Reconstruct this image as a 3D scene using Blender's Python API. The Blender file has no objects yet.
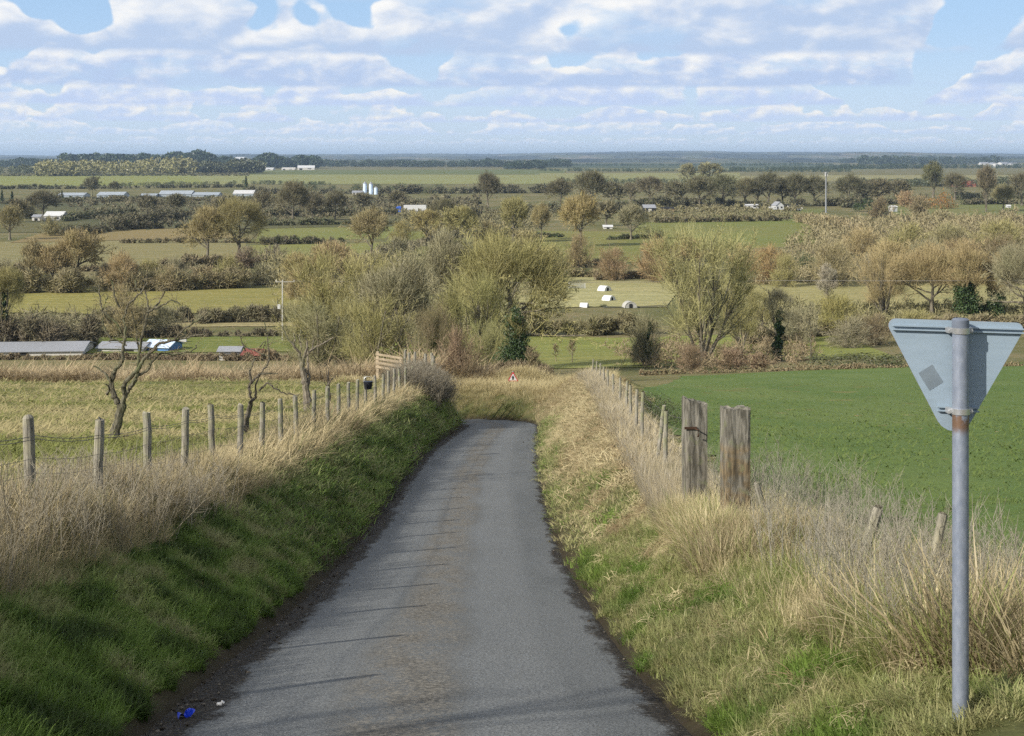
import bpy, math, random
import numpy as np
from mathutils import Vector, Matrix

F = 1500.0          # focal length in pixels
HY = 157.0          # row of the horizon
SC = bpy.context.scene
COL = SC.collection
R = math.radians
rnd = random.Random(7)

# ------------------------------------------------------------------ materials
class NT:
    def __init__(s, tree):
        s.t = tree; s.t.nodes.clear()
    def n(s, typ, **kw):
        nd = s.t.nodes.new(typ)
        for k, v in kw.items():
            if k[0] == '_': setattr(nd, k[1:], v)
            else:
                key = k.replace('__', ' ')
                s.put(nd.inputs[int(key[1:])] if key[0] == 'i' and key[1:].isdigit() else nd.inputs[key], v)
        return nd
    def put(s, sock, v):
        if isinstance(v, bpy.types.NodeSocket): s.t.links.new(v, sock)
        elif isinstance(v, bpy.types.Node): s.t.links.new(v.outputs[0], sock)
        else:
            if sock.type == 'RGBA' and len(v) == 3: v = (*v, 1)
            sock.default_value = v
    def m(s, op, a, b=0.0, c=0.0, clamp=False):
        nd = s.t.nodes.new('ShaderNodeMath'); nd.operation = op; nd.use_clamp = clamp
        s.put(nd.inputs[0], a); s.put(nd.inputs[1], b)
        if op in ('MULTIPLY_ADD', 'SMOOTH_MIN', 'SMOOTH_MAX'): s.put(nd.inputs[2], c)
        return nd.outputs[0]
    def ramp(s, x, a, b, lo=0.0, hi=1.0, smooth=True):
        nd = s.t.nodes.new('ShaderNodeMapRange'); nd.interpolation_type = 'SMOOTHSTEP' if smooth else 'LINEAR'
        s.put(nd.inputs[0], x); s.put(nd.inputs[1], a); s.put(nd.inputs[2], b); s.put(nd.inputs[3], lo); s.put(nd.inputs[4], hi)
        return nd.outputs[0]
    def mix(s, f, a, b, blend='MIX'):
        nd = s.t.nodes.new('ShaderNodeMix'); nd.data_type = 'RGBA'; nd.blend_type = blend
        s.put(nd.inputs[0], f); s.put(nd.inputs[6], a); s.put(nd.inputs[7], b)
        return nd.outputs[2]
    def noise(s, vec, scale, detail=4, rough=0.55, dist=0.0, out=0):
        nd = s.t.nodes.new('ShaderNodeTexNoise')
        if vec is not None: s.put(nd.inputs['Vector'], vec)
        s.put(nd.inputs['Scale'], scale); nd.inputs['Detail'].default_value = detail
        nd.inputs['Roughness'].default_value = rough; nd.inputs['Distortion'].default_value = dist
        return nd.outputs[out]
    def scale(s, vec, v3):
        nd = s.t.nodes.new('ShaderNodeVectorMath'); nd.operation = 'MULTIPLY'
        s.put(nd.inputs[0], vec); nd.inputs[1].default_value = v3
        return nd.outputs[0]
    def pos(s): return s.t.nodes.new('ShaderNodeNewGeometry').outputs['Position']
    def objc(s): return s.t.nodes.new('ShaderNodeTexCoord').outputs['Object']
    def ocol(s): return s.t.nodes.new('ShaderNodeObjectInfo').outputs['Color']
    def orand(s): return s.t.nodes.new('ShaderNodeObjectInfo').outputs['Random']
    def attr(s, name, typ='GEOMETRY', out='Fac'):
        nd = s.t.nodes.new('ShaderNodeAttribute'); nd.attribute_name = name; nd.attribute_type = typ
        return nd.outputs[out]
    def bsdf(s, col, rough=0.9, bump=None, bstr=0.5, bdist=0.02, metal=0.0, spec=0.3):
        b = s.t.nodes.new('ShaderNodeBsdfPrincipled')
        s.put(b.inputs['Base Color'], col); s.put(b.inputs['Roughness'], rough)
        b.inputs['Metallic'].default_value = metal; b.inputs['Specular IOR Level'].default_value = spec
        if bump is not None:
            bn = s.t.nodes.new('ShaderNodeBump'); bn.inputs['Strength'].default_value = bstr
            bn.inputs['Distance'].default_value = bdist; s.put(bn.inputs['Height'], bump)
            s.t.links.new(bn.outputs[0], b.inputs['Normal'])
        o = s.t.nodes.new('ShaderNodeOutputMaterial'); s.t.links.new(b.outputs[0], o.inputs[0])
        return b

def mat(name):
    m = bpy.data.materials.new(name); m.use_nodes = True
    return m, NT(m.node_tree)

def simple(name, col, rough=0.7, metal=0.0, var=0.15, sc=6.0, spec=0.3, bump=0.2):
    m, n = mat(name)
    p = n.objc(); no = n.noise(p, sc, 5)
    dark = tuple(c * (1 - var * 1.6) for c in col); lite = tuple(min(1, c * (1 + var)) for c in col)
    n.bsdf(n.mix(n.ramp(no, .3, .7), dark, lite), rough, no, bump, .01, metal, spec)
    return m

# ------------------------------------------------------------------ mesh helpers
def mesh_np(name, V, faces, attrs=None, smooth=False):
    """faces: list of int arrays (M,k)"""
    me = bpy.data.meshes.new(name)
    V = np.ascontiguousarray(V, dtype=np.float32)
    me.vertices.add(len(V)); me.vertices.foreach_set('co', V.ravel())
    idx = np.concatenate([f.ravel() for f in faces]).astype(np.int32)
    tot = np.concatenate([np.full(len(f), f.shape[1]) for f in faces]).astype(np.int32)
    st = np.concatenate([[0], np.cumsum(tot)[:-1]]).astype(np.int32)
    me.loops.add(len(idx)); me.loops.foreach_set('vertex_index', idx)
    me.polygons.add(len(tot)); me.polygons.foreach_set('loop_start', st)
    if attrs:
        for k, (typ, dat) in attrs.items():
            a = me.attributes.new(k, typ, 'POINT')
            a.data.foreach_set('color' if 'COLOR' in typ else ('vector' if 'VECTOR' in typ else 'value'), np.ascontiguousarray(dat).ravel())
    me.update(calc_edges=True)
    if smooth: me.polygons.foreach_set('use_smooth', np.ones(len(tot), dtype=bool))
    return me

def put(name, me, m=None, parent=None, loc=None, color=None):
    o = bpy.data.objects.new(name, me); COL.objects.link(o)
    if m is not None and not me.materials: me.materials.append(m)
    if parent is not None: o.parent = parent
    if loc is not None: o.location = loc
    if color is not None: o.color = (*color, 1)
    return o

def tag(o, label=None, cat=None, group=None, kind=None):
    if label: o['label'] = label
    if cat: o['category'] = cat
    if group: o['group'] = group
    if kind: o['kind'] = kind
    return o

def empty(name, loc, rz=0.0):
    o = bpy.data.objects.new(name, None); COL.objects.link(o); o.location = loc; o.rotation_euler = (0, 0, rz)
    o.empty_display_size = .2
    return o

class MB:
    def __init__(s): s.v = []; s.f = []
    def add(s, vs, fs):
        b = len(s.v); s.v += [tuple(v) for v in vs]; s.f += [tuple(i + b for i in f) for f in fs]; return s
    def box(s, c, d, rot=None):
        hx, hy, hz = d[0] / 2, d[1] / 2, d[2] / 2
        vs = [Vector((x * hx, y * hy, z * hz)) for x in (-1, 1) for y in (-1, 1) for z in (-1, 1)]
        if rot is not None: vs = [rot @ v for v in vs]
        vs = [v + Vector(c) for v in vs]
        return s.add(vs, [(0, 1, 3, 2), (4, 6, 7, 5), (0, 4, 5, 1), (2, 3, 7, 6), (0, 2, 6, 4), (1, 5, 7, 3)])
    def tube(s, pts, rads, k=10, cap=True):
        pts = [Vector(p) for p in pts]; rings = []
        for i, p in enumerate(pts):
            d = (pts[min(i + 1, len(pts) - 1)] - pts[max(i - 1, 0)]).normalized()
            a = Vector((0, 0, 1)) if abs(d.z) < .9 else Vector((0, 1, 0))
            u = d.cross(a).normalized(); w = d.cross(u)
            rings.append([p + (u * math.cos(2 * math.pi * j / k) + w * math.sin(2 * math.pi * j / k)) * rads[i] for j in range(k)])
        vs = [v for r in rings for v in r]; fs = []
        for i in range(len(pts) - 1):
            for j in range(k):
                fs.append((i * k + j, i * k + (j + 1) % k, (i + 1) * k + (j + 1) % k, (i + 1) * k + j))
        if cap: fs += [tuple(range(k))[::-1], tuple((len(pts) - 1) * k + j for j in range(k))]
        return s.add(vs, fs)
    def prism(s, outline, y0, y1):
        n = len(outline)
        vs = [(x, y0, z) for x, z in outline] + [(x, y1, z) for x, z in outline]
        return s.add(vs, [tuple(range(n)), tuple(range(2 * n - 1, n - 1, -1))] + [(i, i + n, (i + 1) % n + n, (i + 1) % n) for i in range(n)])
    def build(s, name, m, parent=None, smooth=False, bevel=0, loc=None, color=None):
        me = bpy.data.meshes.new(name); me.from_pydata(s.v, [], s.f); me.update()
        import bmesh
        bm = bmesh.new(); bm.from_mesh(me); bmesh.ops.recalc_face_normals(bm, faces=bm.faces)
        if bevel: bmesh.ops.bevel(bm, geom=list(bm.edges), offset=bevel, segments=1, affect='EDGES')
        bm.to_mesh(me); bm.free()
        if smooth:
            for p in me.polygons: p.use_smooth = True
            try: me.set_sharp_from_angle(angle=R(40))
            except Exception: pass
        return put(name, me, m, parent, loc, color)

# ------------------------------------------------------------------ value noise (numpy)
_rs = np.random.RandomState(3); _G = _rs.rand(256, 256)
def vnoise(x, y):
    xi = np.floor(x).astype(int); yi = np.floor(y).astype(int); fx = x - xi; fy = y - yi
    fx = fx * fx * (3 - 2 * fx); fy = fy * fy * (3 - 2 * fy)
    g = lambda a, b: _G[a & 255, b & 255]
    return (g(xi, yi) * (1 - fx) + g(xi + 1, yi) * fx) * (1 - fy) + (g(xi, yi + 1) * (1 - fx) + g(xi + 1, yi + 1) * fx) * fy
def fbm(x, y, o=4):
    s = 0; a = .5
    for i in range(o): s = s + a * vnoise(x * 2 ** i + 17 * i, y * 2 ** i + 31 * i); a *= .5
    return s / (1 - .5 ** o)
def sstep(x, a, b):
    t = np.clip((x - a) / (b - a), 0, 1); return t * t * (3 - 2 * t)

# ------------------------------------------------------------------ terrain
def curve(pts, s=1.0):
    ys = np.arange(-60, 400, .25); xs = np.interp(ys, [p[0] for p in pts], [p[1] for p in pts])
    k = np.exp(-.5 * (np.arange(-16, 17) / (8.0 * s)) ** 2); k /= k.sum()
    xp = np.concatenate([xs[0] + (xs[1] - xs[0]) * np.arange(-16, 0), xs, np.full(16, xs[-1])])
    sm = np.convolve(xp, k, 'valid')
    return lambda y: np.interp(y, ys, sm)
HL = curve([(-60, 5), (0, -1.0), (6, -2.15), (13.6, -3.45), (18.5, -4.3), (28.5, -5.76), (36, -6.75), (46, -8.0), (61, -9.75), (73.5, -11.15), (80, -11.9), (90, -13.5), (110, -17.2), (150, -24.3), (200, -28.0), (240, -29), (400, -29)])
HR = curve([(-60, 5), (0, -1.05), (6.7, -2.5), (10, -3.1), (14, -3.72), (17, -4.1), (23, -4.98), (30, -5.85), (45, -8.05), (60, -10.1), (75, -12.2), (110, -16.6), (150, -21.4), (175, -24.2), (190, -25.8), (220, -28), (260, -29), (400, -29)])
ZR = curve([(-60, 7), (0, -1.66), (4, -2.45), (9.25, -3.5), (16.5, -4.95), (22, -5.95), (29, -7.05), (36, -8.0), (46, -9.35), (55, -10.55), (63, -11.6), (70, -12.48), (75, -13.25), (80, -14.2), (90, -15.2), (120, -19), (400, -19)], .6)
_ep = [424, 428, 448, 481, 520, 559, 612, 685, 728, 800]
_eL = [468, 462, 432, 403, 379, 347, 296, 204, 158, 80]; _eR = [538, 538, 537, 539, 547, 560, 588, 637, 676, 740]
def edges(Y):
    py = HY - ZR(Y) / Y * F
    return (np.interp(py, _ep, _eL) - 512) / F * Y, (np.interp(py, _ep, _eR) - 512) / F * Y
# centre line: x, y, z, halfwidth
cl = []
for Y in np.concatenate([np.arange(8.6, 24, .6), np.arange(24, 72, 1.5)]):
    l, r = edges(Y); cl.append(((l + r) / 2, Y, float(ZR(Y)), (r - l) / 2))
l0, r0 = edges(8.6); xc0 = (l0 + r0) / 2; sl = (cl[4][0] - cl[0][0]) / (cl[4][1] - cl[0][1])
pre = [(xc0 + sl * (y - 8.6), y, float(ZR(y)), cl[0][3]) for y in np.arange(-30, 8.6, 1.5)]
post = [(-.75, 73.5), (-1.2, 75.6), (-2.2, 77.8), (-3.9, 79.6), (-6.2, 80.8), (-9.5, 81.4), (-14, 81.4), (-20, 81.2), (-30, 81.5), (-45, 83), (-70, 88)]
post = [(x, y, float(ZR(73.5)) - (.36 * i if i < 6 else 1.8 + (i - 5) * .45), 1.7) for i, (x, y) in enumerate(post)]
cl = np.array(pre + cl + post)
# smooth
for _ in range(3): cl[1:-1] = (cl[:-2] + 2 * cl[1:-1] + cl[2:]) / 4
def road_near(x, y):
    """signed side (+right), distance from centre, z, halfwidth at nearest point of the centre line"""
    x = np.asarray(x, float); y = np.asarray(y, float)
    bd = np.full(x.shape, 1e9); bz = np.zeros(x.shape); bh = np.zeros(x.shape); bs = np.ones(x.shape)
    for a, b in zip(cl[:-1], cl[1:]):
        dx, dy = b[0] - a[0], b[1] - a[1]; L2 = dx * dx + dy * dy
        t = np.clip(((x - a[0]) * dx + (y - a[1]) * dy) / L2, 0, 1)
        ex, ey = x - a[0] - t * dx, y - a[1] - t * dy; d = np.hypot(ex, ey)
        m = d < bd
        bd = np.where(m, d, bd); bz = np.where(m, a[2] + t * (b[2] - a[2]), bz); bh = np.where(m, a[3] + t * (b[3] - a[3]), bh)
        bs = np.where(m, np.sign(dy * ex - dx * ey + 1e-9), bs)
    return bs, bd, bz, bh
def fence_x(Y):   # right hand fence line
    return np.interp(Y, [0, 10, 17, 23, 30, 45, 60, 72, 90], [1.9, 1.95, 2.12, 2.35, 2.6, 3.0, 3.35, 3.7, 4.6])
def height(x, y):
    x = np.asarray(x, float); y = np.asarray(y, float)
    hl, hr = HL(y), HR(y)
    b = sstep(x, -4, 4) * (y < 85) + sstep(x, -60, 60) * (y >= 85)
    b = np.where((y > 70) & (y < 100), sstep(x, -4 - 56 * sstep(y, 75, 100), 4 + 56 * sstep(y, 75, 100)), b)
    h = hl * (1 - b) + hr * b
    h = h + .016 * np.clip(x - 5, 0, 60) * sstep(y, 60, 140) * (1 - sstep(y, 170, 260))
    # ridge under the right hand fence
    fx = fence_x(y)
    h = h + 1.25 * sstep(y, 22, 66) * (1 - sstep(y, 75, 84)) * np.exp(-((x - fx) / 1.5) ** 2) * (x > -1)
    h = h + (.55 + .35 * np.sin(x * 1.1 + 1)) * np.exp(-((y - 87.5 + .12 * x) / 2.0) ** 2) * sstep(x, -16, -3) * (1 - sstep(x, 5, 9)) * (y > 60)
    fade = np.exp(-np.abs(y) / 400.) * np.exp(-np.abs(x) / 300.)
    h = h + (fbm(x * .09 + 40, y * .09 + 70) - .5) * .5 * sstep(np.abs(x), 4, 20) * fade
    h = h + (fbm(x * 1.1 + 9, y * 1.1 + 5, 3) - .5) * .13 * (y < 110) + (fbm(x * 4 + 9, y * 4 + 5, 2) - .5) * .05 * (y < 60)
    near = (y < 110) & (y > -45) & (np.abs(x) < 90)
    out = h.copy()
    if near.any():
        s, d, z, hw = road_near(x[near], y[near]); hh = h[near]
        e = d - hw
        L = np.where(s > 0, np.interp(y[near], [0, 17, 70], [1.1, 1.3, 2.3]), np.interp(y[near], [0, 15, 70], [1.9, 2.0, 1.9]))
        t = np.clip(e / L, 0, 1)
        st = (1 - (1 - t) ** 1.5) * .9 + .1 * sstep(t, 0, 1)
        st = st * sstep(e, -.05, .35) * .5 + st * .5
        zz = (z - .035) * (1 - st) + hh * st
        out[near] = np.where(e < 0, z - .035 - .03 * np.clip(d / hw, 0, 1) ** 2, zz)
    return out
def H1(x, y): return float(height(np.array([x]), np.array([y]))[0])
_gy = np.concatenate([np.arange(84, 300, .8), np.geomspace(300, 22000, 1500)])
def hit(px, py, ymin=84):
    k = (px - 512) / F; g = height(_gy * k, _gy) + (py - HY) / F * _gy
    i = np.where((g > 0) & (_gy > ymin))[0]
    # ray passes under the ground: first sample where the ground is above the ray after being below
    for a in range(1, len(_gy)):
        if _gy[a] > ymin and g[a] >= 0 and g[a - 1] < 0:
            Y = _gy[a]; return k * Y, Y
    Y = 29 * F / max(py - HY, 1.5)
    return k * Y, Y

def axis(segs):
    out = [segs[0][0]]
    for a, b, s0, s1 in segs:
        p = a; 
        while p < b - 1e-6:
            t = (p - a) / (b - a); p = p + s0 * (s1 / s0) ** t
            out.append(min(p, b))
    return np.unique(np.round(out, 4))
xs = axis([(0, 7, .13, .16), (7, 30, .2, 1.6), (30, 300, 2, 16), (300, 16000, 18, 1600)]); xs = np.concatenate([-xs[:0:-1], xs])
ysA = axis([(-60, 3, 3, .6), (3, 30, .14, .2), (30, 95, .22, .4), (95, 260, .6, 3), (260, 1500, 4, 60), (1500, 26000, 80, 1500)])
GX, GY = np.meshgrid(xs, ysA); gz = height(GX.ravel(), GY.ravel())
nx, ny = len(xs), len(ysA)
ii = (np.arange(ny - 1)[:, None] * nx + np.arange(nx - 1)[None, :]).ravel()
Q = np.stack([ii, ii + 1, ii + nx + 1, ii + nx], 1)
V = np.stack([GX.ravel(), GY.ravel(), gz], 1)
xr, yr = V[:, 0], V[:, 1]
nearm = (yr < 110) & (yr > -45) & (np.abs(xr) < 40)
verge = np.zeros(len(V)); soil = np.zeros(len(V))
s_, d_, z_, hw_ = road_near(xr[nearm], yr[nearm])
verge[nearm] = 1 - sstep(d_ - hw_, 1.8, 3.2)
soil[nearm] = 1 - sstep(d_ - hw_, .1, .4)
gm, n = mat('meadow_ground')
p = n.pos(); a1 = n.noise(p, .05, 4); a2 = n.noise(p, .9, 5); a3 = n.noise(p, 9, 5)
pst = n.noise(n.scale(p, (.05, .5, .5)), 1.0, 4)
past = n.mix(n.ramp(pst, .38, .62), (.16, .155, .055), (.29, .25, .115))
past = n.mix(n.ramp(a2, .4, .75), past, (.13, .155, .045))
far_ = n.mix(n.ramp(a2, .4, .6, 0, .5), n.mix(n.ramp(a1, .38, .62), (.145, .14, .06), (.25, .205, .11)), (.12, .14, .045))
vg = n.mix(n.ramp(a2, .35, .65), (.075, .085, .03), (.15, .125, .06))
sep = n.n('ShaderNodeSeparateXYZ', i0=p)
col = n.mix(n.ramp(sep.outputs[1], 95, 150), past, far_)
col = n.mix(n.attr('verge'), col, vg)
col = n.mix(n.attr('soil'), col, (.035, .027, .018))
col = n.mix(n.m('MULTIPLY', n.ramp(a3, .3, .7, .45, 0), 1.0), col, (.03, .03, .012))
n.bsdf(col, .95, a3, .6, .04, spec=.1)
ground = put('ground', mesh_np('ground', V, [Q], {'verge': ('FLOAT', verge.astype(np.float32)), 'soil': ('FLOAT', soil.astype(np.float32))}, True), gm)
tag(ground, 'rough grass hillside and wide flat vale below', kind='structure')

# ------------------------------------------------------------------ road
def resample(P, step):
    d = np.concatenate([[0], np.cumsum(np.hypot(*(P[1:, :2] - P[:-1, :2]).T))])
    t = np.arange(0, d[-1], step)
    return np.stack([np.interp(t, d, P[:, i]) for i in range(P.shape[1])], 1), t
rp, rt = resample(cl[4:], .25)
tan = np.gradient(rp[:, :2], axis=0); tan /= np.linalg.norm(tan, axis=1)[:, None]
nr = np.stack([tan[:, 1], -tan[:, 0]], 1)
us = np.concatenate([[-1.09], np.linspace(-1, 1, 41), [1.09]])
RV = []; RU = []
for i in range(len(rp)):
    hw = rp[i, 3]
    X = rp[i, 0] + nr[i, 0] * us * hw; Yv = rp[i, 1] + nr[i, 1] * us * hw
    z = rp[i, 2] + .035 * (1 - us ** 2) - .02 * (np.abs(us) > 1.0)
    z = z + (fbm(X * 2 + 5, Yv * 2 + 8, 2) - .5) * .012
    RV.append(np.stack([X, Yv, z], 1)); RU.append(us * hw)
RV = np.concatenate(RV); RU = np.concatenate(RU)
nu = len(us); ii = (np.arange(len(rp) - 1)[:, None] * nu + np.arange(nu - 1)[None, :]).ravel()
rm, n = mat('worn_asphalt')
p = n.pos(); u = n.attr('across'); hwA = n.attr('edge')
fine = n.noise(p, 26, 4, .72); gr = n.noise(p, 60, 3, .75); big = n.noise(n.scale(p, (1, .25, 1)), .9, 5); blot = n.noise(n.scale(p, (1, .35, 1)), 2.6, 6, .65)
base = n.mix(n.ramp(big, .3, .7), (.120, .129, .130), (.165, .174, .174))
au = n.m('ABSOLUTE', n.m('ADD', n.m('ADD', u, .12), n.ramp(big, .2, .8, -.12, .12)))
trk = n.m('MULTIPLY', n.ramp(au, .30, .55), n.ramp(au, 1.25, .95))
base = n.mix(n.m('MULTIPLY', trk, .55), base, (.205, .214, .213))
vor = n.n('ShaderNodeTexVoronoi', Vector=p, Scale=48.0)
base = n.mix(n.ramp(vor.outputs['Distance'], .3, .6, .0, .5), base, (.045, .047, .048))
base = n.mix(n.ramp(gr, .56, .70, 0, .5), base, (.33, .33, .32))
cen = n.m('MULTIPLY', n.ramp(au, .50, .15), n.ramp(n.m('ADD', n.m('MULTIPLY', blot, .5), n.m('MULTIPLY', fine, .5)), .40, .54))
base = n.mix(n.m('MULTIPLY', cen, .95), base, n.mix(n.ramp(fine, .35, .65), (.045, .041, .033), (.21, .195, .165)))
# mud, washed stones and moss at the edges
en = n.m('ADD', hwA, n.m('ADD', n.m('MULTIPLY', n.m('SUBTRACT', blot, .5), .75), n.m('MULTIPLY', n.m('SUBTRACT', fine, .5), .3)))
mud = n.mix(n.ramp(fine, .48, .68), (.016, .013, .009), (.085, .070, .050))
base = n.mix(n.ramp(n.m('ADD', en, n.m('MULTIPLY', n.m('GREATER_THAN', u, 0.0), .16)), .31, .17), base, mud)
# cracks and damp patches
cr = n.n('ShaderNodeTexVoronoi', _feature='DISTANCE_TO_EDGE', Vector=n.scale(p, (1, .6, 1)), Scale=.55)
wob = n.m('ADD', cr.outputs['Distance'], n.m('MULTIPLY', n.m('SUBTRACT', fine, .5), .02))
crk = n.m('MULTIPLY', n.ramp(wob, .008, .0), n.ramp(n.noise(p, .35, 2), .5, .6))
base = n.mix(n.m('MULTIPLY', crk, .18), base, (.05, .05, .05))
hgt = n.m('ADD', n.m('MULTIPLY', vor.outputs['Distance'], -.6), n.m('ADD', fine, n.m('MULTIPLY', blot, 1.5)))
n.bsdf(base, n.ramp(blot, .3, .7, .8, .95), hgt, .6, .008, spec=.2)
hwv = np.repeat(rp[:, 3], nu)
road = put('road', mesh_np('road', RV, [np.stack([ii, ii + 1, ii + nu + 1, ii + nu], 1)], {'across': ('FLOAT', RU.astype(np.float32)), 'edge': ('FLOAT', (hwv - np.abs(RU)).astype(np.float32))}, True), rm)
tag(road, 'narrow worn asphalt lane with a gravelly centre strip and muddy edges', kind='structure')

# ------------------------------------------------------------------ fields (sheets on the plain)
fm, n = mat('field_surface')
p = n.pos(); c = n.ocol()
b1 = n.noise(p, .018, 5); b2 = n.noise(n.scale(p, (.06, .6, 1)), 1, 5); b3 = n.noise(p, 1.3, 5)
col = n.mix(n.ramp(b1, .36, .62, 0, .8), c, n.mix(.5, c, (.26, .21, .09)))
col = n.mix(n.ramp(b2, .42, .6, 0, .7), col, n.mix(.55, c, (.10, .12, .035)))
col = n.mix(n.ramp(b3, .38, .66, 0, .5), col, n.mix(.6, c, (.03, .04, .015)))
n.bsdf(col, .95, b3, .4, .1, spec=.1)
def field(name, label, quad, color, lift=.05, m=None, nd=14):
    pts = [np.array(hit(*q)) for q in quad]     # far-left, far-right, near-right, near-left
    U, Vv = np.meshgrid(np.linspace(0, 1, nd * 3), np.linspace(0, 1, nd)); U = U.ravel()[:, None]; Vv = Vv.ravel()[:, None]
    P = (pts[0] * (1 - U) + pts[1] * U) * (1 - Vv) + (pts[3] * (1 - U) + pts[2] * U) * Vv
    ylen = max(np.ptp([q[1] for q in pts]), 1)
    edge = ((Vv < .001) | (Vv > .999))[:, 0]
    P[:, 1] += edge * (fbm(P[:, 0] / ylen * 3 + 3, P[:, 1] * 0 + lift * 500) - .5) * ylen * .25
    z = height(P[:, 0], P[:, 1]) + lift
    w = nd * 3; ii = (np.arange(nd - 1)[:, None] * w + np.arange(w - 1)[None, :]).ravel()
    o = put(name, mesh_np(name, np.column_stack([P, z]), [np.stack([ii, ii + w, ii + w + 1, ii + 1], 1)]), m or fm, color=color)
    return tag(o, label, kind='structure')
GRN, YG, TAN, STR, DKB = (.115, .165, .042), (.23, .26, .075), (.27, .205, .115), (.40, .34, .185), (.075, .07, .045)
FL = [
 ('meadow', 'bright green field on the far side of the glasshouses', [(-60, 175.5), (215, 175.2), (205, 185), (-60, 188.5)], (.21, .27, .07)),
 ('meadow', 'thin dark green field in front of the far barns', [(230, 170.5), (570, 169.5), (560, 174.5), (245, 175)], (.10, .15, .05)),
 ('stubble_field', 'pale stubble strip beyond the silos', [(190, 175.2), (600, 174.3), (560, 183), (210, 185)], (.27, .26, .12)),
 ('meadow', 'pale meadow seen past the big dark trees', [(540, 173.5), (740, 172.5), (740, 182), (540, 184)], (.23, .27, .10)),
 ('meadow', 'far meadow strip behind the long tree row', [(740, 176), (1080, 174), (1080, 180), (740, 181.5)], (.25, .27, .12)),
 ('winter_crop', 'dark blue green crop under the far ridge', [(520, 163.6), (800, 163), (900, 168.3), (520, 168.6)], (.03, .07, .045)),
 ('pasture', 'pale strip behind the dark crop', [(560, 168.8), (900, 168.5), (850, 170.6), (560, 171)], (.16, .20, .09)),
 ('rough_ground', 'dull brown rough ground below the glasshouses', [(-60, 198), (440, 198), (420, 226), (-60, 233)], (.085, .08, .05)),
 ('stubble_field', 'orange tan field in front of the dark scrub', [(50, 231), (225, 228.5), (235, 239), (10, 243)], (.27, .185, .10)),
 ('stubble_field', 'wide tan stubble field', [(-80, 244), (245, 240), (250, 264), (-80, 272)], (.26, .21, .115)),
 ('meadow', 'upper green paddock between low hedges', [(262, 225.5), (400, 224), (385, 239.5), (255, 242.5)], (.17, .215, .06)),
 ('meadow', 'lower green paddock between low hedges', [(250, 245.5), (390, 243), (392, 262), (240, 264)], (.19, .235, .065)),
 ('meadow', 'green meadow around the round hedgerow trees', [(392, 233), (660, 231), (655, 262), (370, 268)], (.17, .205, .055)),
 ('meadow', 'smooth green field under the farmstead', [(640, 222.5), (800, 220.5), (868, 247), (620, 252)], (.15, .20, .05)),
 ('meadow', 'narrow green paddock beside the farmyard', [(770, 209.5), (826, 209), (815, 217), (690, 218)], (.12, .165, .05)),
 ('meadow', 'green field below the russet tree', [(845, 205.5), (1090, 203.5), (1090, 216), (890, 217)], (.14, .18, .06)),
 ('sheep_field', 'yellow green field behind the bare hedge', [(-80, 292), (312, 288.5), (335, 312), (-80, 322)], (.25, .265, .075)),
 ('pig_field', 'straw coloured pig paddock', [(520, 279), (690, 276), (665, 309), (515, 312)], STR),
 ('pig_field', 'dark trampled strip across the pig paddock', [(530, 284.6), (612, 284), (612, 288.5), (530, 289)], (.10, .075, .05)),
 ('pig_field', 'grey muddy patch beside the white arks', [(588, 297), (660, 296), (668, 308), (605, 309)], (.12, .105, .08)),
 ('reed_field', 'pale dead grass field behind the ivy clad trees', [(720, 284), (1090, 281), (1090, 307), (730, 308)], (.36, .30, .155)),
 ('meadow', 'bright meadow behind the fan shaped tree', [(525, 339), (850, 334), (900, 358), (520, 371)], (.185, .24, .055)),
 ('meadow', 'bright green strip behind the blue roofed barn', [(90, 338.5), (345, 337.5), (350, 352), (60, 353)], (.12, .19, .035)),
 ('dirt_track', 'pale dry strip above the dark hedge', [(95, 322.5), (345, 322), (345, 326.5), (95, 327)], (.36, .28, .165)),
 ('rough_ground', 'brown rough scrub ground', [(640, 250), (1090, 236), (1090, 282), (640, 280)], (.15, .13, .075)),
]
ext = lambda q: (q[0] if -20 < q[0] < 1040 else (q[0] - 330 if q[0] <= -20 else q[0] + 330), q[1])
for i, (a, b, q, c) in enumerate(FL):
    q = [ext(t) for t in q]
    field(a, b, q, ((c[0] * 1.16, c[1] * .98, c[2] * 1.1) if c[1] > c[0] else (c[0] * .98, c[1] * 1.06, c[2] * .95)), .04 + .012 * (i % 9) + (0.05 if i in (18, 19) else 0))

# crop field beside the lane
Yc = axis([(3, 40, .5, .8), (40, 152, 1, 3)]); Xc = axis([(0, 30, .4, 1.2), (30, 170, 2, 8)])
A, B = np.meshgrid(Xc, Yc); left = np.interp(B, [3, 12, 17, 30, 60, 90, 150], [5.2, 3.9, 3.3, 3.7, 4.9, 8.0, 17.0]) + (vnoise(B * .8, B * 0 + 3) - .5) * .5
PX = left + A; PY = B.copy(); PY[B > 146] += (vnoise(PX[B > 146] * .2, PX[B > 146] * 0) - .5) * 3
PZ = height(PX.ravel(), PY.ravel()) + .03
w = len(Xc); ii = (np.arange(len(Yc) - 1)[:, None] * w + np.arange(w - 1)[None, :]).ravel()
cm, n = mat('young_crop')
p = n.pos(); rows = n.noise(n.scale(p, (4.5, .35, 1)), 1.0, 3); cl_ = n.noise(p, 3.5, 5, .65); bg = n.noise(n.scale(p, (1, .25, 1)), .16, 5)
col = n.mix(n.ramp(bg, .35, .65), (.088, .138, .032), (.122, .165, .046))
col = n.mix(n.ramp(cl_, .45, .75, 0, .6), col, (.11, .14, .035))
col = n.mix(n.ramp(rows, .5, .72, 0, .4), col, (.05, .095, .02))
col = n.mix(n.ramp(n.noise(p, 14, 4), .55, .7, 0, .45), col, (.04, .06, .018))
n.bsdf(col, .9, cl_, .5, .08, spec=.15)
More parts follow.
